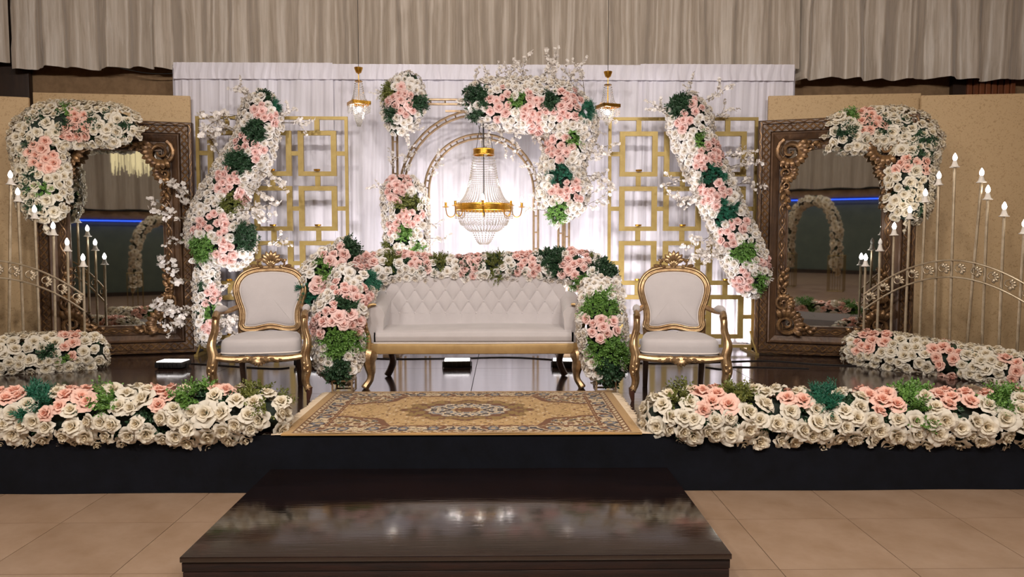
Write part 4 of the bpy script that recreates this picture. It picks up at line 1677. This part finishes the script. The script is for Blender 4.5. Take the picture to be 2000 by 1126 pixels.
def branch_meshes(seed):
    """unit-length twig along +x with blossoms"""
    r = random.Random(seed)
    tw, bl = MB(), MB()
    def blossom(c, rad):
        c = Vector(c)
        nrm = Vector((r.uniform(-1, 1), r.uniform(-1, 1), r.uniform(-0.6, 1))).normalized()
        a_ = nrm.orthogonal().normalized()
        b_ = nrm.cross(a_)
        for k in range(5):
            an = 2 * PI * k / 5
            d_ = a_ * math.cos(an) + b_ * math.sin(an)
            e_ = a_ * -math.sin(an) + b_ * math.cos(an)
            bl.add([c, c + d_ * rad * 0.6 + e_ * rad * 0.5 + nrm * rad * 0.25, c + d_ * rad * 1.05 + nrm * rad * 0.3, c + d_ * rad * 0.6 - e_ * rad * 0.5 + nrm * rad * 0.25], [(0, 1, 2, 3)])
    def twig(p, d_, ln, rad, depth):
        pts = [Vector(p)]
        d_ = Vector(d_).normalized()
        for k in range(5):
            d_ = (d_ + Vector((r.uniform(-.22, .22), r.uniform(-.22, .22), r.uniform(-.2, .2)))).normalized()
            pts.append(pts[-1] + d_ * ln / 5)
        tw.tube([q[:] for q in pts], [rad * (1 - 0.14 * k) for k in range(6)], 4)
        if depth:
            for k in range(1, 5):
                dd = (d_ + Vector((r.uniform(-.3, .5), r.uniform(-.9, .9), r.uniform(-.9, .9)))).normalized()
                twig(pts[k], dd, ln * r.uniform(0.3, 0.5), rad * 0.6, depth - 1)
        else:
            for k in range(2, 6):
                for _ in range(2):
                    q = pts[k] + Vector((r.uniform(-.05, .05), r.uniform(-.05, .05), r.uniform(-.05, .05)))
                    blossom(q, r.uniform(0.045, 0.075))
        if depth:
            for k in range(3, 6):
                for _ in range(2):
                    blossom(pts[k] + Vector((r.uniform(-.05, .05), r.uniform(-.05, .05), r.uniform(-.05, .05))), r.uniform(0.045, 0.07))
    twig((0, 0, 0), (1, 0, 0), 1.0, 0.012, 1)
    return tw.mesh('blossom_branch', M['twig'], True), bl.mesh('blossoms', M['blossom'], False)


BRANCH = [branch_meshes(300 + s_) for s_ in range(5)]


def add_branch(root, p, d_, ln, r):
    q = Vector(d_).to_track_quat('X', 'Z') @ Quaternion((1, 0, 0), r.uniform(0, 6))
    tm, bm = r.choice(BRANCH)
    o = inst('blossom_branch', tm, root, Vector(p) - root.location, q, ln)
    inst('blossoms', bm, o, (0, 0, 0))


def flowers(root, spines, clusters, seed, base='w', rose_r=0.056, dens=1.0, depth=0.75, tmax=115, front=(0, -1, 0.15), branches=(), nbranch=0,
            blen=(0.2, 0.4), core=True, pink='p', leafgap=0.12, world=False, bdir=None):
    """roses, sprigs and twigs on the surface of fat curved spines; clusters give the colour zones"""
    r = random.Random(seed)
    o0 = root.location.copy()
    F0 = Vector(front).normalized()
    placed = []
    cl = [(c[0], c[1], c[2] * (0.78 if c[3] in 'gdty' else 0.9), c[3]) for c in clusters]
    for sp_ in spines:
        if world:
            pts = [(*q[:3], q[3]) for q in sp_]
        else:
            pts = []
            for (px, py, Y, hw) in sp_:
                p = P(px, py, Y)
                pts.append((p.x, p.y, p.z, hw * Y / FPX))
        if len(pts) == 1:
            pts = [pts[0], (pts[0][0] + 0.01, pts[0][1], pts[0][2], pts[0][3])]
        sm = catmull(pts, 10)
        sm = [(Vector(q[:3]), max(0.02, q[3])) for q in sm]
        cum = [0]
        for i in range(1, len(sm)):
            cum.append(cum[-1] + (sm[i][0] - sm[i - 1][0]).length)
        L = cum[-1]
        capA, capB = sm[0][1] * 0.0, sm[-1][1] * 0.0
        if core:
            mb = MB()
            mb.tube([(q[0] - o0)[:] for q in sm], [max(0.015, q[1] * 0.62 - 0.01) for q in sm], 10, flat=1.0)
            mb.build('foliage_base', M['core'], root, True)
            # dark leaves all over the base
            for _k in range(int(L / 0.05) * (2 if not world else 1)):
                s_ = r.uniform(0.04, 0.96) * L
                i = 0
                while i < len(cum) - 2 and cum[i + 1] < s_:
                    i += 1
                T = (sm[i + 1][0] - sm[i][0]).normalized()
                Fr = (F0 - T * F0.dot(T))
                Fr = Fr.normalized() if Fr.length > 0.2 else T.orthogonal().normalized()
                th = math.radians(r.uniform(-150, 150))
                n = (Fr * math.cos(th) + T.cross(Fr) * math.sin(th)).normalized()
                inst('foliage_sprig', r.choice(SPRIG['d']), root, sm[i][0] + n * sm[i][1] * 0.45 - o0, n.to_track_quat('Z', 'Y') @ Quaternion((0, 0, 1), r.uniform(0, 6)), min(rose_r * 1.4, sm[i][1] * 0.45))
        avR = sum(q[1] for q in sm) / len(sm)
        N = int(260 * (L + 0.1) * avR * 2 / (rose_r ** 2) / 20 * dens) + 200
        for _ in range(N):
            s_ = r.uniform(0, L)
            i = 0
            while i < len(cum) - 2 and cum[i + 1] < s_:
                i += 1
            t = (s_ - cum[i]) / max(1e-6, cum[i + 1] - cum[i])
            p = sm[i][0].lerp(sm[i + 1][0], t)
            R = sm[i][1] * (1 - t) + sm[i + 1][1] * t
            R = max(0.02, R - rose_r * 0.55)
            T = (sm[i + 1][0] - sm[i][0]).normalized()
            Fr = (F0 - T * F0.dot(T))
            if Fr.length < 0.2:
                Fr = Vector((0, 0, 1)) - T * T.z
            Fr.normalize()
            Sd = T.cross(Fr)
            th = math.radians(r.uniform(-tmax, tmax))
            n = Fr * math.cos(th) + Sd * math.sin(th)
            q = p + Fr * math.cos(th) * R * depth + Sd * math.sin(th) * R
            # end caps
            if r.random() < 0.06:
                sg = r.choice((-1, 1))
                pe, Re = (sm[-1] if sg > 0 else sm[0])
                Rm = (sm[-4][1] if sg > 0 else sm[3][1])
                rho = math.sqrt(r.random()) * Rm * 0.75
                q = pe + (Fr * math.cos(th) * depth + Sd * math.sin(th)) * rho
                n = T * sg + n * 0.5 * (rho / Rm)
                s_ = L / 2
            # taper at the ends
            ed = min(s_, L - s_)
            if ed < 0.06:
                n = n + (T if s_ > L / 2 else -T) * (1 - ed / 0.06) * 0.8
            n.normalize()
            u, v = proj(q)
            kind = base
            best = 1.0
            jit = r.uniform(0.82, 1.2)
            for (cx_, cy_, cr_, ck) in cl:
                dd = math.hypot(u - cx_, v - cy_) / cr_ * jit
                if dd < best:
                    best = dd
                    kind = ck
            green = kind in 'gdty'
            rr = rose_r * r.uniform(0.85, 1.12)
            dmin = rr * (0.95 if not green else 0.72)
            ok = True
            for (pq, pr_, pg) in placed:
                lim = (dmin + pr_) * 0.5 * (1.0 if pg == green else 0.9) * 1.25
                if (pq - q).length_squared < lim * lim:
                    ok = False
                    break
            if not ok:
                continue
            placed.append((q, dmin, green))
            nn = (n + Vector((r.uniform(-.5, .5), r.uniform(-.3, .3), r.uniform(-.4, .5))) + F0 * 0.25).normalized()
            rot = nn.to_track_quat('Z', 'Y') @ Quaternion((0, 0, 1), r.uniform(0, 6.28))
            if green:
                inst('foliage_sprig', r.choice(SPRIG[kind]), root, q - o0 - nn * 0.022, rot, r.uniform(0.075, 0.108) * (rose_r / 0.056))
            else:
                me = r.choice(ROSE[kind])
                inst('pink_rose' if kind in 'po' else 'rose', me, root, q - o0, rot, rr * r.uniform(1.02, 1.2))
        # twigs
        for _ in range(nbranch):
            s_ = r.uniform(0.1 * L, 0.95 * L)
            i = 0
            while i < len(cum) - 2 and cum[i + 1] < s_:
                i += 1
            p, R = sm[i]
            T = (sm[i + 1][0] - sm[i][0]).normalized()
            Fr = (F0 - T * F0.dot(T)).normalized()
            Sd = T.cross(Fr)
            sg = r.choice((-1, 1))
            d_ = (Sd * sg + Fr * r.uniform(-0.1, 0.3) + T * r.uniform(-0.5, 0.5) + Vector((0, 0, r.uniform(-0.1, 0.4)))).normalized()
            add_branch(root, p + Sd * sg * R * 0.6 + Fr * R * 0.3, d_, r.uniform(*blen), r)
    for (px, py, Y, an, ln) in branches:
        p = P(px, py, Y)
        a_ = math.radians(an)
        add_branch(root, p, (math.cos(a_), r.uniform(-0.25, 0.1), math.sin(a_)), ln, r)
    nro = sum(1 for p_ in placed if not p_[2])
    print('FLOWERS', root.name, len(placed), nro)
    return len(placed)


# --- front rows on the stage edge
def flower_row(name_label, spine, clusters, seed, bx0, bx1):
    o = thing('flower_row', name_label, 'flowers', ((bx0 + bx1) / 2, 4.85, S))
    MB().box(bx0 - o.location.x, bx1 - o.location.x, -0.06, 0.1, 0.0, 0.11).build('planter_box', M['box_white'], o, False)
    n = flowers(o, [spine], clusters, seed, base='i', rose_r=0.066, depth=0.95, tmax=155, front=(0, -0.85, 0.5), pink='o', leafgap=0.10)
    return o, n


FY = 4.72
CL = [(20, 765, 24, 'o'), (42, 757, 25, 'o'), (162, 765, 34, 'o'), (155, 790, 16, 'o'), (121, 782, 15, 'o'), (98, 803, 15, 'o'), (308, 783, 30, 'o'), (335, 762, 22, 'o'),
      (420, 752, 15, 'o'), (443, 765, 24, 'o'), (438, 790, 17, 'o'), (482, 781, 14, 'o'),
      (76, 775, 26, 't'), (57, 808, 16, 't'), (117, 745, 24, 't'), (204, 783, 26, 'g'), (231, 746, 22, 'g'), (352, 780, 20, 'g'), (352, 806, 15, 'g'), (388, 757, 24, 'g'),
      (500, 765, 26, 'y'), (545, 772, 16, 'y'), (503, 795, 14, 'y'), (-60, 770, 30, 'o'), (-120, 780, 30, 'g'), (-180, 770, 28, 'o')]
flower_row('ivory and peach rose row on the stage edge before the fully lit gate', [(-330, 815, FY, 60), (-100, 815, FY, 60), (100, 813, FY, 60), (300, 812, FY, 62), (450, 812, FY, 62), (520, 810, FY, 54), (552, 812, FY, 36)], CL, 41,
           P(-330, 800, 4.85).x, P(535, 800, 4.85).x)
CL = [(1511, 782, 18, 'o'), (1559, 786, 18, 'o'), (1540, 764, 18, 'o'), (1703, 771, 24, 'o'), (1735, 797, 30, 'o'), (1761, 786, 18, 'o'), (1862, 775, 30, 'o'), (1899, 801, 22, 'o'), (1921, 778, 15, 'o'),
      (1992, 767, 14, 'o'), (1379, 758, 24, 'o'), (1405, 785, 24, 'o'), (1377, 801, 15, 'o'),
      (1446, 770, 30, 'y'), (1315, 796, 24, 'y'), (1330, 758, 20, 'y'), (1267, 770, 14, 'y'), (1615, 782, 34, 't'), (1783, 775, 30, 'g'), (1798, 801, 14, 'g'), (1802, 834, 12, 'g'), (1962, 780, 36, 'g'),
      (2060, 780, 30, 'o'), (2140, 780, 30, 'g'), (2200, 780, 30, 'o')]
flower_row('ivory and peach rose row on the stage edge before the gate with an unlit bulb', [(1262, 822, FY, 34), (1300, 814, FY, 54), (1380, 812, FY, 62), (1600, 815, FY, 62), (1800, 816, FY, 62), (2000, 818, FY, 62), (2300, 820, FY, 60)], CL, 43,
           P(1275, 800, 4.85).x, P(2300, 800, 4.85).x)

# --- gate base rows
o = thing('flower_bed', 'low bed of ivory roses with one peach cluster at the candle gate foot', 'flowers', tuple(G(80, 715)))
flowers(o, [[(-260, 712, 6.3, 50), (-60, 700, 6.75, 48), (50, 694, 6.98, 46), (130, 690, 7.15, 46), (185, 690, 7.26, 40), (206, 692, 7.3, 24)]],
        [(134, 664, 26, 'o'), (110, 659, 12, 'o'), (140, 690, 14, 'o'), (97, 681, 14, 'd'), (130, 706, 8, 'g'), (-100, 700, 30, 'o')], 51, base='i', rose_r=0.06, depth=0.9, tmax=145, front=(0.2, -0.8, 0.5))
o = thing('flower_bed', 'low bed of ivory roses with several peach clusters at the candle gate foot', 'flowers', tuple(G(1800, 730)))
flowers(o, [[(1654, 682, 7.4, 26), (1685, 682, 7.3, 42), (1750, 690, 7.02, 44), (1850, 706, 6.68, 44), (1950, 720, 6.33, 44), (2050, 738, 6.05, 46), (2250, 770, 5.6, 46)]],
        [(1697, 655, 16, 'o'), (1723, 663, 18, 'o'), (1686, 678, 22, 'o'), (1832, 689, 15, 'o'), (1850, 678, 12, 'o'), (1847, 719, 24, 'o'), (1876, 700, 14, 'o'), (1809, 704, 11, 'o'),
         (1977, 722, 24, 'o'), (1962, 704, 12, 'o'), (2080, 740, 25, 'o')], 53, base='i', rose_r=0.06, depth=0.9, tmax=145, front=(-0.2, -0.8, 0.5))

# --- mirror corner garlands
o = thing('mirror_garland', 'ivory rose garland on a mirror corner beside the fully lit candle gate', 'flowers', tuple(P(75, 245, 7.75)))
flowers(o, [[(262, 258, 7.86, 24), (235, 246, 7.84, 42), (170, 243, 7.80, 46), (105, 246, 7.75, 50), (72, 270, 7.70, 54), (80, 320, 7.70, 52), (82, 370, 7.70, 56), (90, 410, 7.70, 44), (92, 428, 7.70, 24)]],
        [(147, 246, 30, 'o'), (160, 262, 16, 'o'), (85, 304, 38, 'o'), (60, 365, 9, 'g'), (85, 378, 10, 'g'), (130, 215, 10, 'g')], 61, base='i', rose_r=0.060, leafgap=0.2, depth=0.6)
o = thing('mirror_garland', 'ivory rose garland on a mirror corner beside the gate with an unlit bulb', 'flowers', tuple(P(1790, 245, 7.55)))
flowers(o, [[(1622, 272, 7.76, 26), (1645, 262, 7.74, 46), (1700, 254, 7.70, 46), (1760, 256, 7.66, 50), (1795, 275, 7.6, 48), (1782, 320, 7.57, 50), (1778, 370, 7.56, 52), (1772, 410, 7.56, 44), (1765, 430, 7.56, 24)]],
        [(1697, 240, 30, 'o'), (1765, 322, 26, 'o'), (1800, 318, 20, 'o'), (1665, 226, 12, 'g')], 63, base='i', rose_r=0.060, leafgap=0.2, depth=0.6)

# --- screen garlands
SG = 8.05
o = thing('screen_garland', 'white and blush garland curving down a gold screen to the floor behind the armchair', 'flowers', tuple(P(430, 400, SG)))
flowers(o, [[(520, 186, SG, 18), (512, 215, SG, 42), (503, 262, SG, 44), (486, 305, SG, 46), (458, 345, SG, 46), (436, 390, SG, 50), (424, 435, SG, 60), (432, 474, SG, 68), (420, 498, SG, 50)],
            [(408, 500, SG, 24), (402, 560, SG, 26), (406, 620, SG, 28), (404, 670, SG, 22)]],
        [(512, 222, 22, 'p'), (532, 232, 14, 'p'), (480, 280, 21, 'p'), (502, 296, 21, 'p'), (445, 352, 28, 'p'), (472, 382, 15, 'p'), (415, 437, 30, 'p'), (432, 452, 18, 'p'), (445, 490, 24, 'p'), (382, 445, 10, 'p'),
         (412, 575, 20, 'p'), (410, 640, 20, 'p'), (545, 200, 20, 't'), (520, 184, 12, 'd'), (500, 250, 27, 'd'), (470, 320, 30, 'd'), (448, 395, 27, 'y'), (476, 465, 30, 'd'), (395, 485, 30, 'g'), (415, 610, 14, 'g'), (410, 680, 12, 'd')],
        71, rose_r=0.053, nbranch=11, blen=(0.25, 0.5), branches=[(510, 200, SG, 150, 0.35), (500, 200, SG, 130, 0.3), (550, 240, SG, 15, 0.35), (480, 250, SG, 170, 0.4), (380, 470, SG, 190, 0.3), (390, 400, SG, 160, 0.4), (400, 600, SG, 165, 0.28), (500, 480, SG, -10, 0.35)])
o = thing('screen_garland', 'white and blush garland slanting down a gold screen towards the carved mirror', 'flowers', tuple(P(1400, 400, SG)))
flowers(o, [[(1338, 190, SG, 24), (1345, 225, SG, 46), (1355, 270, SG, 44), (1372, 315, SG, 44), (1390, 350, SG, 42), (1406, 395, SG, 44), (1424, 435, SG, 44), (1442, 472, SG, 48), (1458, 510, SG, 48), (1472, 550, SG, 40), (1480, 572, SG, 20)]],
        [(1352, 215, 22, 'p'), (1335, 240, 24, 'p'), (1388, 297, 28, 'p'), (1370, 320, 20, 'p'), (1397, 378, 34, 'p'), (1442, 440, 24, 'p'), (1420, 457, 22, 'p'), (1452, 545, 26, 'p'), (1490, 513, 14, 'p'),
         (1322, 205, 30, 'd'), (1365, 278, 20, 'g'), (1392, 345, 28, 't'), (1418, 415, 30, 't'), (1450, 492, 28, 'g'), (1482, 550, 20, 'g')],
        73, rose_r=0.053, nbranch=11, blen=(0.25, 0.45), branches=[(1345, 195, SG, 85, 0.25), (1360, 205, SG, 35, 0.4), (1320, 220, SG, 165, 0.35), (1380, 235, SG, 10, 0.35), (1430, 360, SG, 15, 0.4), (1350, 400, SG, 175, 0.3), (1420, 500, SG, 185, 0.35)])

# --- arch garlands
AG = 8.0
o = thing('arch_cluster', 'small white and blush rose cluster on the bare upper corner of the arch', 'flowers', tuple(P(788, 200, AG)))
flowers(o, [[(806, 148, AG, 18), (795, 175, AG, 40), (786, 210, AG, 44), (780, 240, AG, 34), (778, 262, AG, 16)]],
        [(785, 197, 32, 'p'), (768, 205, 18, 'p'), (757, 178, 20, 'y'), (820, 205, 18, 'd'), (765, 222, 12, 'd'), (800, 150, 14, 'w')], 81, rose_r=0.053, nbranch=2, blen=(0.15, 0.25))
o = thing('arch_column', 'upright column of white and blush roses on a leg of the arch', 'flowers', tuple(P(790, 420, AG)))
flowers(o, [[(790, 348, AG, 24), (788, 372, AG, 44), (792, 415, AG, 48), (794, 455, AG, 46), (795, 510, AG, 44)]],
        [(780, 365, 28, 'p'), (765, 385, 16, 'p'), (800, 425, 26, 'p'), (775, 440, 20, 'p'), (797, 396, 26, 'y'), (790, 452, 20, 'g'), (815, 487, 16, 'g'), (755, 490, 18, 'y')], 83, rose_r=0.053, nbranch=4, blen=(0.2, 0.35),
        branches=[(785, 350, AG, 80, 0.4), (770, 350, AG, 110, 0.3), (830, 350, AG, 60, 0.3)])
o = thing('arch_garland', 'large white and blush garland with blossom twigs over the arch and down one leg', 'flowers', tuple(P(1080, 230, AG)))
br = []
for k in range(13):
    x = 925 + k * 18
    br.append((x, 185 - (k % 3) * 6, AG, 90 + RND.uniform(-25, 25), RND.uniform(0.25, 0.42)))
for k in range(9):
    y = 230 + k * 22
    br.append((1135, y, AG, RND.uniform(-20, 40), RND.uniform(0.25, 0.4)))
for k in range(5):
    br.append((1065, 330 + k * 20, AG, 180 + RND.uniform(-30, 20), RND.uniform(0.15, 0.25)))
for k in range(6):
    br.append((935 + k * 22, 245, AG, -90 + RND.uniform(-35, 35), RND.uniform(0.22, 0.35)))
flowers(o, [[(915, 205, AG, 24), (940, 200, AG, 46), (985, 204, AG, 54), (1040, 206, AG, 56), (1090, 215, AG, 56), (1118, 245, AG, 52), (1108, 290, AG, 46), (1098, 335, AG, 48), (1100, 375, AG, 54), (1092, 408, AG, 42), (1088, 424, AG, 22)]],
        [(978, 200, 30, 'p'), (965, 225, 18, 'p'), (1045, 205, 26, 'p'), (1040, 232, 18, 'p'), (1110, 205, 32, 'p'), (1095, 290, 28, 'p'), (1075, 285, 14, 'p'), (1112, 370, 30, 'p'), (1085, 368, 14, 'p'), (1045, 252, 12, 'p'),
         (932, 190, 24, 'd'), (928, 225, 14, 'd'), (1012, 200, 20, 'g'), (1075, 198, 18, 'd'), (1140, 215, 24, 't'), (1120, 270, 18, 'g'), (1095, 345, 26, 't'), (1090, 415, 24, 'g')], 85, rose_r=0.053, branches=br)

# --- sofa garland and the two flower stands
o = thing('sofa_garland', 'rose garland lying along the top of the sofa back', 'flowers', tuple(P(940, 530, 6.8)))
flowers(o, [[(705, 548, 6.75, 38), (735, 530, 6.77, 42), (780, 522, 6.8, 36), (850, 526, 6.8, 31), (950, 524, 6.8, 32), (1040, 522, 6.8, 34), (1110, 522, 6.78, 40), (1150, 535, 6.72, 44), (1178, 562, 6.6, 40), (1188, 585, 6.5, 30)]],
        [(722, 512, 22, 'p'), (820, 508, 26, 'p'), (785, 498, 9, 'p'), (915, 512, 30, 'p'), (1020, 508, 28, 'p'), (1042, 524, 12, 'p'), (1125, 518, 36, 'p'), (1145, 567, 20, 'p'), (1190, 578, 16, 'p'),
         (765, 505, 22, 'y'), (860, 505, 21, 'y'), (965, 508, 22, 'y'), (965, 540, 12, 'y'), (1080, 508, 28, 'd'), (1155, 495, 12, 'y'), (1180, 530, 26, 'd'), (1135, 550, 20, 'g'), (725, 545, 24, 't')],
        91, base='w', rose_r=0.05, tmax=120, front=(0, -0.9, 0.35), leafgap=0.25)


def stand(label, px, py, spines, cl, seed):
    p = G(px, py)
    o = thing('flower_stand', label, 'flower stand', (p.x, p.y + 0.09, S + 0.0115))
    m = MB()
    a_ = 0.08
    t = 0.007
    m.tube([(0, 0, 0.1), (0, 0, 0.55)], 0.02, 8)
    for x in (-a_, a_):
        for y in (-a_, a_):
            m.box(x - t, x + t, y - t, y + t, 0, 0.107)
    for z in (0.007, 0.1):
        for q in (-a_, a_):
            m.box(-a_ + t, a_ - t, q - t, q + t, z - t, z + t)
            m.box(q - t, q + t, -a_ + t, a_ - t, z - t, z + t)
    m.box(-a_, a_, -0.01, 0.01, 0.094, 0.106)
    m.build('stand_frame', M['arch'], o, False)
    flowers(o, spines, cl, seed, base='w', rose_r=0.05, tmax=135, depth=0.95, leafgap=0.3)
    return o


YS = 6.0
stand('slim metal flower stand spilling roses sideways onto the armchair side of the sofa', 668, 770,
      [[(684, 476, 6.5, 20), (664, 512, 6.45, 44), (622, 550, 6.4, 46), (592, 590, 6.4, 40), (585, 612, 6.4, 20)],
       [(690, 545, 6.35, 48), (680, 580, 6.2, 50), (662, 620, YS, 52), (660, 660, YS, 52), (661, 695, YS, 50), (665, 722, YS, 42), (668, 738, YS, 22)]],
      [(665, 500, 20, 'p'), (648, 512, 22, 'p'), (621, 557, 22, 'p'), (667, 572, 26, 'p'), (705, 580, 20, 'p'), (575, 591, 22, 'p'), (660, 622, 34, 'p'), (621, 637, 20, 'p'), (694, 637, 22, 'p'), (700, 512, 16, 'p'),
       (686, 482, 20, 'd'), (632, 530, 24, 'g'), (602, 572, 26, 't'), (672, 594, 26, 'd'), (667, 665, 44, 'g'), (660, 722, 26, 'd'), (724, 545, 22, 't')], 95)
stand('slim metal flower stand with a single upright column of roses at the sofa arm', 1184, 768,
      [[(1165, 560, 6.3, 34), (1172, 600, 6.1, 48), (1176, 640, YS, 52), (1180, 680, YS, 50), (1180, 708, YS, 46), (1180, 730, YS, 36), (1178, 743, YS, 18)]],
      [(1173, 603, 42, 'g'), (1190, 687, 42, 'g'), (1188, 722, 26, 'd'), (1175, 637, 38, 'p')], 97)


# ================================================================== THE HALL BEHIND THE CAMERA (seen in the mirrors)
hv = curtain('valance_curtain', RX0 + 0.1, RX1 - 0.1, RY0 + 0.25, 2.75, 5.4, 0.25, 0.07, 131, M['valance'], hem=0.02)
tag(hv, 'beige curtain on the far hall wall, seen in the mirrors', 'curtain')
tag(MB().rbox(RX0, RX1, RY0 + 0.005, RY0 + 0.12, 2.45, 2.7, 0.02).build('trim_1', M['wall']), kind='structure')
tag(MB().box(RX0 + 0.5, RX1 - 0.5, RY0 + 0.125, RY0 + 0.15, 2.38, 2.41).build('led_strip', M['blue_led'], smooth=False), 'blue LED strip on the far hall wall, seen in the mirrors', 'light strip')
tag(MB().box(RX0, RX1, RY0 + 0.005, RY0 + 0.1, 0, 0.12).build('baseboard_rear', M['wood_dark'], smooth=False), kind='structure')


def hall_arch(label, x, y, rz, seed, w_=1.5, h_=2.3):
    o = thing('aisle_arch', label, 'flower arch', (x, y, 0), 0)
    sps = []
    c, s_ = math.cos(rz), math.sin(rz)
    for sx in (-1, 1):
        m = MB()
        bx, by = sx * w_ / 2 * c, sx * w_ / 2 * s_
        for i in range(4):
            for j in range(4):
                if i in (0, 3) or j in (0, 3):
                    m.tube([(bx - 0.18 + 0.12 * i, by - 0.18 + 0.12 * j, 0), (bx - 0.18 + 0.12 * i, by - 0.18 + 0.12 * j, 0.9)], 0.006, 4)
        for z in (0.006, 0.9):
            for q in (-0.18, 0.18):
                m.tube([(bx - 0.18, by + q, z), (bx + 0.18, by + q, z)], 0.008, 4)
                m.tube([(bx + q, by - 0.18, z), (bx + q, by + 0.18, z)], 0.008, 4)
        m.build('cage_stand', M['screen'], o)
    pts = []
    for k in range(11):
        a_ = PI * k / 10
        u = -math.cos(a_) * w_ / 2
        z = 0.55 + (h_ - 0.55) * math.sin(a_) ** 0.55
        pts.append((x + u * c, y + u * s_, z, 0.15))
    flowers(o, [pts], [], seed, base='i', rose_r=0.085, tmax=175, depth=1.0, world=True, leafgap=0.5, dens=0.6, front=(0, 1, 0.1))
    return o


hall_arch('rose arch on wire cage stands across the hall aisle, seen in a mirror', 1.3, -3.6, 0.5, 201)
hall_arch('rose arch on wire cage stands by the hall wall, reflected beside the blue light', -3.2, -4.2, -0.4, 203)

# gilt crystal chandelier of the hall
hc = thing('hall_chandelier', 'wide gold crystal chandelier over the hall, seen in a mirror', 'chandelier', (-3.9, -4.0, 3.75))
MB().tube([(0, 0, 0.36), (0, 0, RH - 3.75)], 0.015, 6).build('rod', M['brass'], hc)
mb = MB(); mb.lathe([(0.5, 0.34), (0.52, 0.36), (0.5, 0.38), (0.02, 0.37), (0.02, 0.35)], (0, 0, 0), 28, False); mb.build('plate', M['brass'], hc)
mb = MB()
rr_ = random.Random(77)
for k in range(110):
    a_ = rr_.uniform(0, 2 * PI)
    q = 0.5 * math.sqrt(rr_.uniform(0.1, 1))
    ln = rr_.uniform(0.35, 0.72)
    for j in range(int(ln / 0.03)):
        bead(mb, (q * math.cos(a_), q * math.sin(a_), 0.33 - 0.03 * j), 0.012)
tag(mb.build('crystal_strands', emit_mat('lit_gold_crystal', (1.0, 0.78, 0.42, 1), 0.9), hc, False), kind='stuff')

pts_ = [P(235, 133, 8.98), P(290, 143, 8.98), P(343, 143, 8.98), P(400, 136, 8.98)]
tag(MB().tube([tuple(q) for q in catmull([tuple(p) for p in pts_], 6)], 0.006, 6).build('cable', M['cable']), 'thin black cable sagging below the valance curtain hem', 'cable')

# ceiling lamps of the hall
def ceiling_lamp():
    o = thing('ceiling_light', 'round flush ceiling lamp over the hall floor', 'ceiling light', group='ceiling lamps of the hall')
    MB().lathe([(0.36, 0), (0.36, -0.05), (0.32, -0.06), (0.32, -0.02)], (0, 0, 0), 24, False).build('rim', M['brass'], o)
    MB().lathe([(0.32, -0.03), (0.02, -0.035)], (0, 0, 0), 24).build('diffuser', M['lampdisc'], o)
    lamp_area('lamp', (0, 0, -0.07), (0, 0, 0), 0.6, HALL_W, HALL_COL, o)
    return o


l0 = ceiling_lamp()
first = True
for y in (-6.0, -2.2):
    for x in (-4.0, 0.0, 4.0):
        o = l0 if first else copy_tree(l0)
        first = False
        o.location = (x, y, RH - 0.002)


def spotlight():
    o = thing('stage_spotlight', 'black spotlight on the hall ceiling aimed at the stage', 'spotlight', group='stage spotlights on the hall ceiling')
    MB().lathe([(0.05, 0.16), (0.17, 0.12), (0.19, -0.16), (0.175, -0.16), (0.165, -0.1)], (0, 0, 0), 20).build('housing', M['black_metal'], o)
    MB().lathe([(0.165, -0.12), (0.01, -0.121)], (0, 0, 0), 20).build('lens', M['lampdisc'], o)
    mb = MB().tube([(0.21, 0, 0), (0.21, 0.1, 0.28), (-0.21, 0.1, 0.28), (-0.21, 0, 0)], 0.012, 6)
    mb.build('yoke', M['black_metal'], o)
    lamp_area('lamp', (0, 0, -0.17), (0, 0, 0), 0.34, SPOT_W, SPOT_COL, o)
    return o


l1 = spotlight()
first = True
for (x, tx) in ((-3.4, -2.2), (-1.2, -0.9), (1.0, 0.5), (2.6, 1.4)):
    o = l1 if first else copy_tree(l1)
    first = False
    o.location = (x, 0.4, RH - 0.42)
    dv = Vector((tx, 8.0, 1.9)) - o.location
    o.rotation_euler = (-dv).to_track_quat('Z', 'Y').to_euler()
